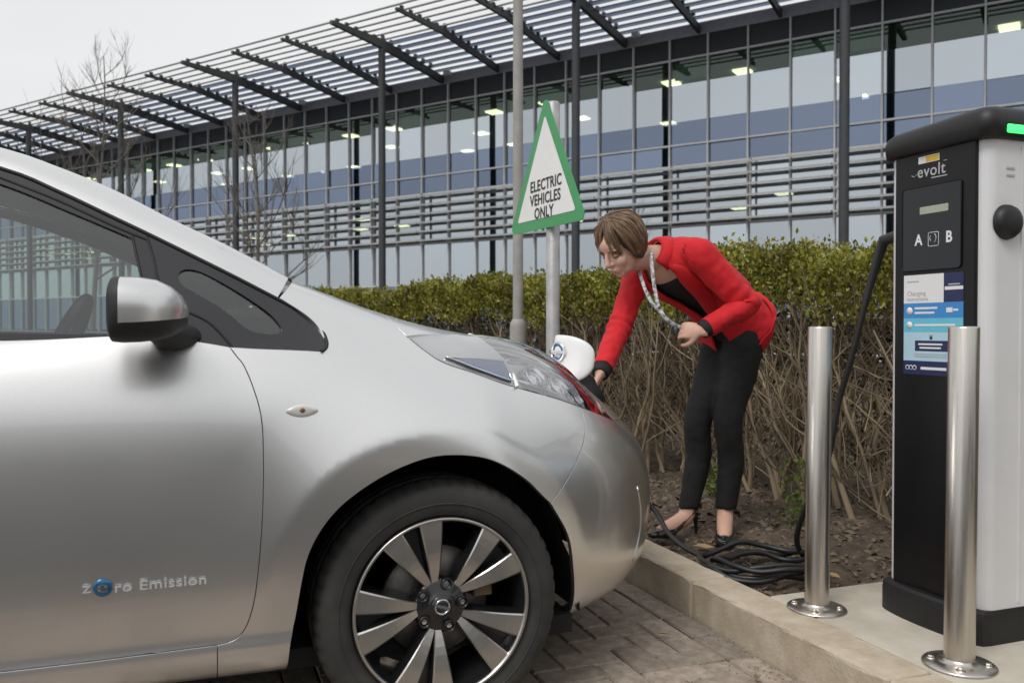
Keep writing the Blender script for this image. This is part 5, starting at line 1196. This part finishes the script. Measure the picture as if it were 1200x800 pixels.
def sl(pts, vals, n=5):
    """spline path and matching radii"""
    C = np.array(crv(pts, n)); V = np.array(crv([np.atleast_1d(v) for v in vals], n)); return C, V
def limb(mb, pts, rad, ref=(0.3, .2, .9), n=20, sub=5, flat=1.0):
    C, V = sl(pts, rad, sub); return loft(mb, C, V[:, 0], V[:, 0] * flat, ref, n)
def ell(mb, c, r, M=None, n=20):
    v = []; f = []; m = n // 2
    for i in range(m + 1):
        p = math.pi * i / m
        for j in range(n):
            q = 2 * math.pi * j / n; v.append((c[0] + r[0] * math.sin(p) * math.cos(q), c[1] + r[1] * math.sin(p) * math.sin(q), c[2] + r[2] * math.cos(p)))
    for i in range(m):
        for j in range(n): f.append((i * n + j, i * n + (j + 1) % n, (i + 1) * n + (j + 1) % n, (i + 1) * n + j))
    if M is not None: v = [tuple(M @ Vector(p)) for p in v]
    mb.add(v, f, True); return mb
def remesh(mb, vox, smooth=3, name='body'):
    me = mb.mesh('tmp'); bm = bmesh.new(); bm.from_mesh(me); bmesh.ops.remove_doubles(bm, verts=bm.verts[:], dist=1e-6); bmesh.ops.recalc_face_normals(bm, faces=bm.faces[:]); bm.to_mesh(me); bm.free()
    o = bpy.data.objects.new('tmp', me); COL.objects.link(o); m = o.modifiers.new('r', 'REMESH'); m.mode = 'VOXEL'; m.voxel_size = vox; m.use_smooth_shade = True
    s = o.modifiers.new('s', 'SMOOTH'); s.factor = .5; s.iterations = smooth
    out = bpy.data.meshes.new_from_object(o.evaluated_get(bpy.context.evaluated_depsgraph_get())); bpy.data.objects.remove(o); bpy.data.meshes.remove(me); out.shade_smooth(); out.name = name; return out
def wrinkle(me, amp, sc, stretch=(1, 1, 1), seed=0.):
    co = [v.co.copy() for v in me.vertices]; no = [v.normal.copy() for v in me.vertices]; out = []
    for p, n in zip(co, no):
        q = Vector((p.x * stretch[0], p.y * stretch[1], p.z * stretch[2])) * sc + Vector((seed, seed, seed)); r_ = p + n * (amp * (mnoise.noise(q) + .5 * mnoise.noise(q * 2.3))); out += [r_.x, r_.y, r_.z]
    me.vertices.foreach_set('co', out); me.update(); return me
def skin_mat():
    m = pmat('skin', (.56, .33, .25), .48, .08, 14, base2=(.64, .39, .30), bump=.05, bscale=200, bdist=.001); b = m.node_tree.nodes['Principled BSDF']; setp(b, sss=.12); b.inputs['Subsurface Radius'].default_value = (.012, .005, .003); return m
M_skin = skin_mat()
M_red = pmat('red_wool_jacket', (.50, .004, .010), .80, .12, 18, bump=.30, bscale=420, bdist=.0012, sheen=.04, base2=(.60, .008, .016))
M_blkc = pmat('black_trousers', (.0075, .0075, .008), .85, .2, 30, bump=.3, bscale=260, bdist=.001)
M_top = pmat('black_top', (.010, .010, .011), .8, .2, 40)
M_shoe = pmat('black_patent_shoe', (.010, .010, .011), .25, .2, 20, coat=.5)
M_lany = pmat('lanyard_ribbon', (.12, .12, .13), .7, .3, 70, base2=(.62, .62, .63), detail=1)
M_eyew = pmat('eye_white', (.7, .68, .66), .2, .02, 10); M_iris = pmat('eye_dark', (.03, .02, .015), .15, .1, 30); M_brow = pmat('eyebrow', (.09, .05, .03), .8, .2, 80); M_lip = pmat('lips', (.42, .14, .13), .4, .08, 40)
def hair_mat():
    m = island_mat('hair_strand', [(.10, .054, .028), (.17, .098, .052), (.25, .152, .085), (.34, .22, .13), (.20, .118, .064)], .42); return m
M_hair = hair_mat(); M_hairb = pmat('hair_base', (.055, .030, .017), .6, .3, 60)
PERSON = empty('person', (.86, 3.80, .11), 0, 'person in a red jacket and black trousers bending over the car nose', 'person')
PO = np.array([.86, 3.80, .11])
def pl_(name, me, mat, par=None):
    me.transform(Matrix.Translation(Vector(-PO))); return link(name, me, mat, par or PERSON)
LFT = nrm((.64, -.72, .22))
TC = [(1.003, 3.857, 1.045), (.905, 3.79, 1.160), (.805, 3.728, 1.232), (.705, 3.668, 1.285), (.640, 3.630, 1.312), (.603, 3.607, 1.330)]
J = dict(hipR=(.965, 3.915, 1.00), hipL=(1.020, 3.805, 1.00), kneR=(.832, 3.81, .615), kneL=(.945, 3.725, .620), ankR=(.785, 3.80, .215), ankL=(.940, 3.755, .220),
         shR=(.553, 3.742, 1.255), elR=(.447, 3.60, 1.010), wrR=(.352, 3.405, .838), shL=(.765, 3.508, 1.335), elL=(.962, 3.505, 1.118), wrL=(.765, 3.445, 1.012))
J = {k: np.array(v) for k, v in J.items()}
HC = np.array((.452, 3.520, 1.358)); HF = nrm((-.66, -.46, -.56)); HU = nrm(np.array((0, 0, 1.)) - HF[2] * HF); HU = nrm(HU + np.array((.06, .0, 0))); HU = nrm(HU - (HU @ HF) * HF); HRt = np.cross(HF, HU)   # HRt = her right
HM = Matrix(((HRt[0], HF[0], HU[0], HC[0]), (HRt[1], HF[1], HU[1], HC[1]), (HRt[2], HF[2], HU[2], HC[2]), (0, 0, 0, 1)))   # local x right, y forward, z up
# --- hands: palm plus five separate bent fingers
def hand(mb, wr, d, pn, side, curl, spread=.10, sc=1.0):
    """wr wrist, d pointing direction, pn palm normal, side=+1 thumb towards cross(d,pn)"""
    d = nrm(d); pn = nrm(np.asarray(pn) - (np.asarray(pn) @ d) * d); lat = np.cross(d, pn) * side; wr = np.asarray(wr)
    C = [wr - d * .03, wr, wr + d * .03 * sc, wr + d * .06 * sc, wr + d * .083 * sc]; loft(mb, C, [.024, .025, .033, .038, .036], [.020, .017, .015, .013, .010], lat, 18)
    base = wr + d * .080 * sc
    for k, (o, L) in enumerate(((.027, .070), (.009, .078), (-.009, .073), (-.026, .058))):
        p = base + lat * o; q = nrm(d + lat * o * spread * 20 * .4); pts = [p - q * .02, p]; a = 0
        for s, f in ((0, .45), (1, .32), (2, .25)):
            a += curl[k] * (.75, 1.0, .7)[s]; dd = q * math.cos(a) + pn * math.sin(a); pts.append(pts[-1] + dd * L * f * sc)
        limb(mb, pts, [.0092, .0095, .0086, .0080, .0066], lat, 10, 3)
    p = wr + d * .022 * sc + lat * .022 + pn * .004; q1 = nrm(d * .62 + lat * .72 + pn * .30); q2 = nrm(d * .86 + lat * .28 + pn * .42); q3 = nrm(d * .9 - lat * .12 + pn * .45)
    limb(mb, [p - q1 * .015, p, p + q1 * .034, p + q1 * .034 + q2 * .030, p + q1 * .034 + q2 * .030 + q3 * .024], [.013, .0135, .0115, .0100, .0075], pn, 10, 3)
# --- body: one continuous surface
mb = MB(); C, V = sl(TC[:5] + [(.612, 3.612, 1.335)], [(.130, .095), (.125, .088), (.138, .095), (.150, .096), (.130, .073), (.06, .055)]); loft(mb, C, V[:, 0], V[:, 1], LFT, 28)
nb = np.array((.628, 3.622, 1.315)); nt_ = HC - HU * .075 - HF * .022
limb(mb, [nb, nb * .5 + nt_ * .5 + np.array((.004, 0, .006)), nt_, nt_ + HU * .04], [.062, .052, .050, .050], LFT, 20)
for a, b, c, sd in (('hipR', 'kneR', 'ankR', 0), ('hipL', 'kneL', 'ankL', 1)):
    h, k, n_ = J[a], J[b], J[c]; limb(mb, [h + (0, 0, .05), h, h * .5 + k * .5 + (.012, .008, 0), k, k * .6 + n_ * .4 + (.018, .012, 0), n_ + (0, 0, .02), n_ - (0, 0, .03)], [.072, .076, .064, .048, .042, .031, .033], LFT, 22)
for a, b, c in (('shR', 'elR', 'wrR'), ('shL', 'elL', 'wrL')):
    limb(mb, [J[a] + (np.array((.03, .0, .01))), J[a], J[a] * .5 + J[b] * .5, J[b], J[b] * .5 + J[c] * .5, J[c]], [.040, .044, .042, .037, .035, .025], LFT, 18)
# feet: arched over the heel
FT = {'R': (J['ankR'], nrm((-.86, -.50, 0)), .0), 'L': (J['ankL'], nrm((-.25, -.97, 0)), .0)}
for k, (an, fd, _z) in FT.items():
    g = .115; lat = np.cross(fd, (0, 0, 1)); h = an + np.array((0, 0, 0)) - fd * .030; h[2] = g + .085
    limb(mb, [an + (0, 0, .01), an - (0, 0, .03) + fd * .012, an + fd * .055 + (0, 0, -.052), an * (1, 1, 0) + fd * .115 + (0, 0, g + .030), an * (1, 1, 0) + fd * .165 + (0, 0, g + .018)], [.034, .036, .035, .032, .022], lat, 16)
    limb(mb, [an, h + (0, 0, .02), h], [.032, .031, .026], lat, 14)
# head
Hd = MB()
ell(Hd, (0, -.012, .035), (.074, .094, .086)); ell(Hd, (0, .026, -.030), (.060, .066, .080)); ell(Hd, (0, .058, -.088), (.026, .026, .022)); ell(Hd, (0, .064, .040), (.052, .030, .036)); ell(Hd, (.033, .060, -.028), (.027, .026, .028)); ell(Hd, (-.033, .060, -.028), (.027, .026, .028)); ell(Hd, (0, .078, -.062), (.026, .020, .022)); ell(Hd, (0, .040, -.070), (.050, .040, .034))
limb(Hd, [(0, .080, .030), (0, .091, .012), (0, .103, -.012), (0, .107, -.026), (0, .092, -.036)], [.007, .0085, .0105, .0125, .009], (1, 0, 0), 12); ell(Hd, (.010, .093, -.030), (.008, .010, .008)); ell(Hd, (-.010, .093, -.030), (.008, .010, .008))
ell(Hd, (0, .0935, -.056), (.020, .009, .0055)); ell(Hd, (0, .0925, -.066), (.017, .009, .006))
for sx in (-1, 1): ell(Hd, (sx * .073, -.008, -.012), (.010, .018, .030)); ell(Hd, (sx * .031, .0735, .0265), (.024, .012, .006))
mb.add([tuple(HM @ Vector(p)) for p in Hd.v], Hd.f, True)
# right hand grips the plug; left hand loosely closed at the waist
hand(mb, J['wrR'], (-.42, -.50, -.76), (-.75, .2, .45), 1, (.75, .8, .85, .9))
hand(mb, J['wrL'], (-.80, .42, .02), (.35, .80, -.30), 1, (.75, .9, 1.0, 1.1), sc=.86)
BODY = pl_('body', remesh(mb, .0042, 3), M_skin)
# --- face details
for sx in (-1, 1):
    e = MB(); ell(e, (sx * .0305, .0720, .0035), (.0135, .0125, .0115), HM, 14); pl_('eyelid', e.mesh(), M_skin, BODY)
    e = MB(); ell(e, (sx * .0300, .0815, -.0045), (.0075, .0040, .0030), HM, 12); pl_('iris', e.mesh(), M_iris, BODY)
    e = MB(); e.tube([HM @ Vector(p) for p in crv([(sx * .012, .0875, .0225), (sx * .026, .0865, .0265), (sx * .040, .0765, .0255), (sx * .050, .064, .020)], 4)], [.0022] * 8 + [.0026] * 4 + [.0014], 6); pl_('eyebrow', e.mesh(), M_brow, BODY)
    e = MB(); e.tube([HM @ Vector(p) for p in crv([(sx * .0165, .0790, -.0035), (sx * .024, .0845, -.0020), (sx * .034, .0845, -.0020), (sx * .0465, .0745, -.0030)], 4)], .0017, 6); pl_('eyelashes', e.mesh(), M_iris, BODY)
e = MB(); ell(e, (0, .0970, -.0570), (.0195, .0065, .0040), HM, 14); ell(e, (0, .0962, -.0655), (.0165, .0068, .0048), HM, 14); pl_('lips', e.mesh(), M_lip, BODY)
# --- trousers
mb = MB(); C, V = sl([(1.012, 3.862, .985), (1.005, 3.858, 1.03), (.985, 3.845, 1.085), (.93, 3.81, 1.14)], [(.160, .122), (.165, .122), (.150, .108), (.125, .09)]); loft(mb, C, V[:, 0], V[:, 1], LFT, 28)
for a, b, c in (('hipR', 'kneR', 'ankR'), ('hipL', 'kneL', 'ankL')):
    h, k, n_ = J[a], J[b], J[c]; limb(mb, [h + (.012, 0, .06), h + (.012, 0, 0), h * .52 + k * .48 + (.016, .008, 0), k + (-.002, -.004, 0), k * .58 + n_ * .42 + (.022, .012, 0), n_ * .94 + k * .06 + (0.004, 0, 0), n_ + (.002, 0, .028)], [.098, .100, .082, .062, .058, .046, .043], LFT, 24)
me = remesh(mb, .008, 4, 'trousers'); wrinkle(me, .0038, 12, (1, 1, 1.5), 3.1); pl_('trousers', me, M_blkc)
# --- black top
mb = MB(); C, V = sl(TC[:5], [(.158, .118), (.142, .103), (.152, .110), (.160, .104), (.12, .07)]); C = C[:-3]; V = V[:-3]; loft(mb, C, V[:, 0], V[:, 1], LFT, 32); pl_('top', mb.mesh(), M_top)
# --- jacket: open-fronted shell, sleeves, lapels, collar
JC, JV = sl([(1.018, 3.868, 1.030)] + TC, [(.196, .150), (.178, .136), (.158, .118), (.166, .124), (.176, .120), (.158, .088), (.066, .060)], 6)
jt = np.gradient(JC, axis=0); jt /= np.linalg.norm(jt, axis=1, keepdims=True); jx = LFT - (LFT * jt).sum(1, keepdims=True) * jt; jx /= np.linalg.norm(jx, axis=1, keepdims=True); jy = np.cross(jx, jt)      # jy = front
TT = np.linspace(0, 1, len(JC)); WOP = np.interp(TT, [0, .12, .30, .42, .62, .82, 1], [.075, .055, .022, .028, .062, .078, .060])
def jpt(k, lat, extra=0.0, sag=True):
    """point on the jacket front at lateral offset lat (left +)"""
    rx, ry = JV[k][0] + extra, JV[k][1] + extra; c = max(-.999, min(.999, lat / rx)); p = JC[k] + jx[k] * lat + jy[k] * ry * math.sqrt(1 - c * c); return p - np.array((0, 0, 1)) * jsag(TT[k], 1.0 - abs(c)) 
def jsag(t, fr): return .060 * max(0, 1 - t / .55) ** 1.2 * fr
mb = MB(); P = []; n = 44
for k in range(len(JC)):
    dl = math.asin(min(.95, WOP[k] / JV[k][0])); row = []
    for q in np.linspace(math.pi / 2 + dl, math.pi * 2.5 - dl, n):
        lat = JV[k][0] * math.cos(q); fr = math.sin(q); p = JC[k] + jx[k] * lat + jy[k] * (JV[k][1] * fr) - np.array((0, 0, 1)) * (jsag(TT[k], max(0, fr) * (1 - abs(lat / JV[k][0])) + .0) if fr > 0 else 0)
        row.append(p)
    P.append(row)
mb.grid(np.array(P)); tors = mb
def sleeve(mb, s, e, w, out, r=(.048, .063, .057, .052, .050, .046, .043, .041)):
    s, e, w = map(np.asarray, (s, e, w)); C, V = sl([s + out * -.05, s, s * .6 + e * .4, s * .25 + e * .75, e, e * .6 + w * .4, e * .25 + w * .75, w - (w - e) * .02], r, 8)
    t = np.linspace(0, 1, len(C)); V = V[:, 0] + .0045 * np.sin(t * 70) * np.exp(-((t - .55) / .13) ** 2) + .0025 * np.sin(t * 44 + 1) * np.exp(-((t - .15) / .12) ** 2)
    loft(mb, C, V, V * .92, LFT, 26, cap=False); return C
SLr = sleeve(mb, J['shR'], J['elR'], J['wrR'] * .88 + J['elR'] * .12, nrm(J['shR'] - np.array(TC[4])))
SLl = sleeve(mb, J['shL'] + (0, .004, -.010), J['elL'], J['wrL'] * .90 + J['elL'] * .10, nrm(J['shL'] - np.array(TC[4])), (.050, .068, .061, .056, .053, .047, .044, .042))
me = mb.mesh('jacket'); bm = bmesh.new(); bm.from_mesh(me); bmesh.ops.remove_doubles(bm, verts=bm.verts[:], dist=1e-5); bmesh.ops.subdivide_edges(bm, edges=bm.edges[:], cuts=1, use_grid_fill=True, smooth=.6); bmesh.ops.recalc_face_normals(bm, faces=bm.faces[:]); bm.to_mesh(me); bm.free(); me.shade_smooth()
wrinkle(me, .0040, 13, (1.6, 1, 1), 8.3); wrinkle(me, .0030, 27, (1.5, 1, 1), 1.3)
JK = pl_('jacket', me, M_red); md = JK.modifiers.new('thickness', 'SOLIDIFY'); md.thickness = .004; md.offset = 0
k0 = next(k for k in range(len(TT)) if TT[k] > .32); kN = len(TT) - 1
for sd in (-1, 1):                                         # lapels
    G = []
    for k in range(k0, kN + 1):
        f = (TT[k] - TT[k0]) / (1 - TT[k0]); wd = .012 + .060 * math.sin(math.pi * min(1, f * 1.12) ** .9) ** .8 if f < .88 else .030; w0 = WOP[k] - .006; G.append([jpt(k, sd * (w0 + wd * x), .006 + .006 * math.sin(math.pi * x)) for x in np.linspace(0, 1, 6)])
    m2 = MB().grid(np.array(G)); lp = pl_('lapel', m2.mesh(), M_red, JK); lp.data.shade_smooth(); md = lp.modifiers.new('thickness', 'SOLIDIFY'); md.thickness = .004; md.offset = 1
# collar round the back of the neck
G = []
for q in np.linspace(R(55), R(-235), 24):
    dr = jx[kN] * math.cos(q) + jy[kN] * math.sin(q); b0 = JC[kN] + dr * np.array(.066) ; G.append([b0 + jt[kN] * .012 + dr * -.008, b0 + jt[kN] * .022 - dr * .004, b0 + jt[kN] * .012 + dr * .010, b0 - jt[kN] * .030 + dr * .034])
cl = pl_('collar', MB().grid(np.array(G)).mesh(), M_red, JK); cl.data.shade_smooth(); md = cl.modifiers.new('thickness', 'SOLIDIFY'); md.thickness = .004
mb = MB(); bp = jpt(k0 - 1, .012, .004); mb.lathe([(.001, .004), (.009, .004), (.011, .001), (.011, -.002)], 16); Mx = Matrix.Translation(Vector(bp)) @ Vector(jy[k0]).to_track_quat('Z', 'Y').to_matrix().to_4x4(); mb.v = [tuple(Mx @ Vector(p)) for p in mb.v]; pl_('button', mb.mesh(), M_red, JK)
for w_, e_ in ((J['wrR'], J['elR']), (J['wrL'], J['elL'])):      # dark cuffs showing below the sleeves
    d = nrm(w_ - e_); a = w_ - d * .045; limb_ = MB(); limb(limb_, [a, a + d * .03, a + d * .045], [.040, .037, .034], LFT, 18); pl_('cuff', limb_.mesh(), M_top, JK)
# --- lanyard
def ribbon(pts, w, name):
    P = crv(pts, 8); G = []
    for k, p in enumerate(P):
        t = nrm(np.asarray(P[min(k + 1, len(P) - 1)]) - np.asarray(P[max(k - 1, 0)])); s_ = nrm(np.cross(t, (0.25, 1, .1))); G.append([p - s_ * w / 2, p, p + s_ * w / 2])
    o = pl_(name, MB().grid(np.array(G)).mesh(), M_lany, LAN); md = o.modifiers.new('thickness', 'SOLIDIFY'); md.thickness = .0015; return o
def W_(px, py, Y): x = (px - 600) / 1000 * Y; return np.array((x, Y, 1.02 + (385 - py) / 1000 * Y))
LAN = empty('lanyard'); LAN.parent = PERSON
end = W_(798, 384, 3.40)
ribbon([W_(763, 292, 3.56), W_(763, 305, 3.49), W_(767, 338, 3.44), W_(773, 362, 3.41), W_(784, 376, 3.395), end], .015, 'strap'); ribbon([W_(747, 310, 3.58), W_(752, 328, 3.52), W_(761, 350, 3.46), W_(774, 366, 3.42), W_(785, 378, 3.40), end], .014, 'strap')
e = MB(); ell(e, W_(771, 359, 3.405), (.011, .006, .011), None, 12); pl_('clip', e.mesh(), M_lany, LAN)
# --- shoes: pointed courts with a slim heel
for k, (an, fd, _z) in FT.items():
    sh = empty('shoe', (0, 0, 0)); sh.parent = PERSON; g = .112; lat = np.cross(fd, (0, 0, 1)); A = an * np.array((1, 1, 0))
    st = [(-.062, .078, .018, .030), (-.050, .080, .030, .046), (-.015, .072, .032, .034), (.040, .046, .032, .020), (.085, .022, .037, .020), (.120, .012, .040, .024), (.155, .010, .036, .024), (.190, .010, .022, .016), (.215, .010, .006, .008)]
    # upper: U-shaped half shells so the instep stays bare
    G = []
    for (x, z, hw, hh) in crv([np.array(q) for q in st], 4):
        row = []
        for t in np.linspace(R(200), R(-20), 15):
            row.append(A + fd * x + lat * hw * math.cos(t) + np.array((0, 0, g + z + hh * (max(0, math.sin(t)) if x > .10 else (abs(math.cos(t)) ** 3 * 1.0 if x > -.03 else abs(math.cos(t)) * .3 + .7)) + (-.006 if math.sin(t) < 0 else 0))) * np.array((1, 1, 1)))
        G.append(row)
    u = pl_('upper', MB().grid(np.array(G)).mesh(), M_shoe, sh); u.data.shade_smooth(); md = u.modifiers.new('thickness', 'SOLIDIFY'); md.thickness = .004
    G = [[A + fd * x + lat * hw * c + np.array((0, 0, g + z - .002)) for c in (-1, -.5, 0, .5, 1)] for (x, z, hw, hh) in crv([np.array(q) for q in st], 4)]
    s2 = pl_('sole', MB().grid(np.array(G)).mesh(), M_shoe, sh); md = s2.modifiers.new('thickness', 'SOLIDIFY'); md.thickness = .006
    h = MB(); limb(h, [A + fd * -.040 + (0, 0, g + .080), A + fd * -.046 + (0, 0, g + .05), A + fd * -.050 + (0, 0, g - .012)], [.020, .011, .0065], lat, 12); pl_('heel', h.mesh(), M_shoe, sh)
# --- hair: cap and strands of a side-parted bob
mb = MB(); Hc = MB()
ell(Hc, (0, -.020, .040), (.081, .098, .089)); ell(Hc, (0, -.060, -.025), (.068, .046, .066)); ell(Hc, (.066, -.020, -.010), (.013, .044, .062)); ell(Hc, (-.066, -.020, -.010), (.013, .044, .062))
mb.add([tuple(HM @ Vector(p)) for p in Hc.v], Hc.f, True); HB = pl_('hair', remesh(mb, .006, 4, 'hair'), M_hairb)
rh = np.random.default_rng(21); paths = []; rads = []
part = np.array((.022, .02, .128))
def hs_r(u):                                              # radius of the hair volume in direction u (local)
    return u / math.sqrt((u[0] / .090) ** 2 + (u[1] / .108) ** 2 + (u[2] / .100) ** 2)
for q in range(2600):
    az = rh.uniform(-math.pi, math.pi); y0 = rh.uniform(-.07, .062); p0 = np.array((.020 + rh.normal(0, .003), y0, .11))
    dirn = np.array((math.sin(az), math.cos(az)))
    front = dirn[1] > .62
    tgt_drop = 1.0
    pts = []
    n_ = 12; Lr = rh.uniform(.86, 1.04)
    for k in range(n_):
        f = k / (n_ - 1) * Lr
        pol = .10 + f * 1.98                               # angle down from the crown
        if dirn[1] > .55: pol = .10 + f * (1.52 if abs(dirn[0]) < .5 else 1.80)
        a2 = az + ((.55 if abs(dirn[0]) > .45 else .22) * f * np.sign(dirn[0] + .05) if dirn[1] > .3 else 0) * (1 if dirn[0] < 0 else 1)      # fringe sweeps to the sides
        u = np.array((math.sin(pol) * math.sin(a2), math.sin(pol) * math.cos(a2), math.cos(pol))); p = hs_r(u) * (1 + .010 * rh.normal()) ; p = p + np.array((0, -.018, .036))
        w = max(0, 1 - f * 3); p = p * (1 - w) + w * np.array((.02, y0 * .9 - .012, .137 - (y0 / .1) ** 2 * .03))
        if f > .62: g_ = (f - .62) / .38; p = p * np.array((1 - .02 * g_, 1, 1)); p[2] -= .030 * g_; p[:2] *= 1 - .10 * max(0, g_ - .5)
        pts.append(p)
    pts = np.array(pts) + rh.normal(0, .0028, 3) * (1 if rh.random() > .06 else 2.2); W4 = np.array([HM @ Vector(p) for p in pts])
    paths.append(W4 - PO); rads.append(np.array([.0012] + [.0021] * (n_ - 4) + [.0017, .0012, .0006]))
V, F = tube_np(paths, rads, 4); o = link('strands', fast_mesh('strands', V, F, True), M_hair, HB); o['kind'] = 'stuff'
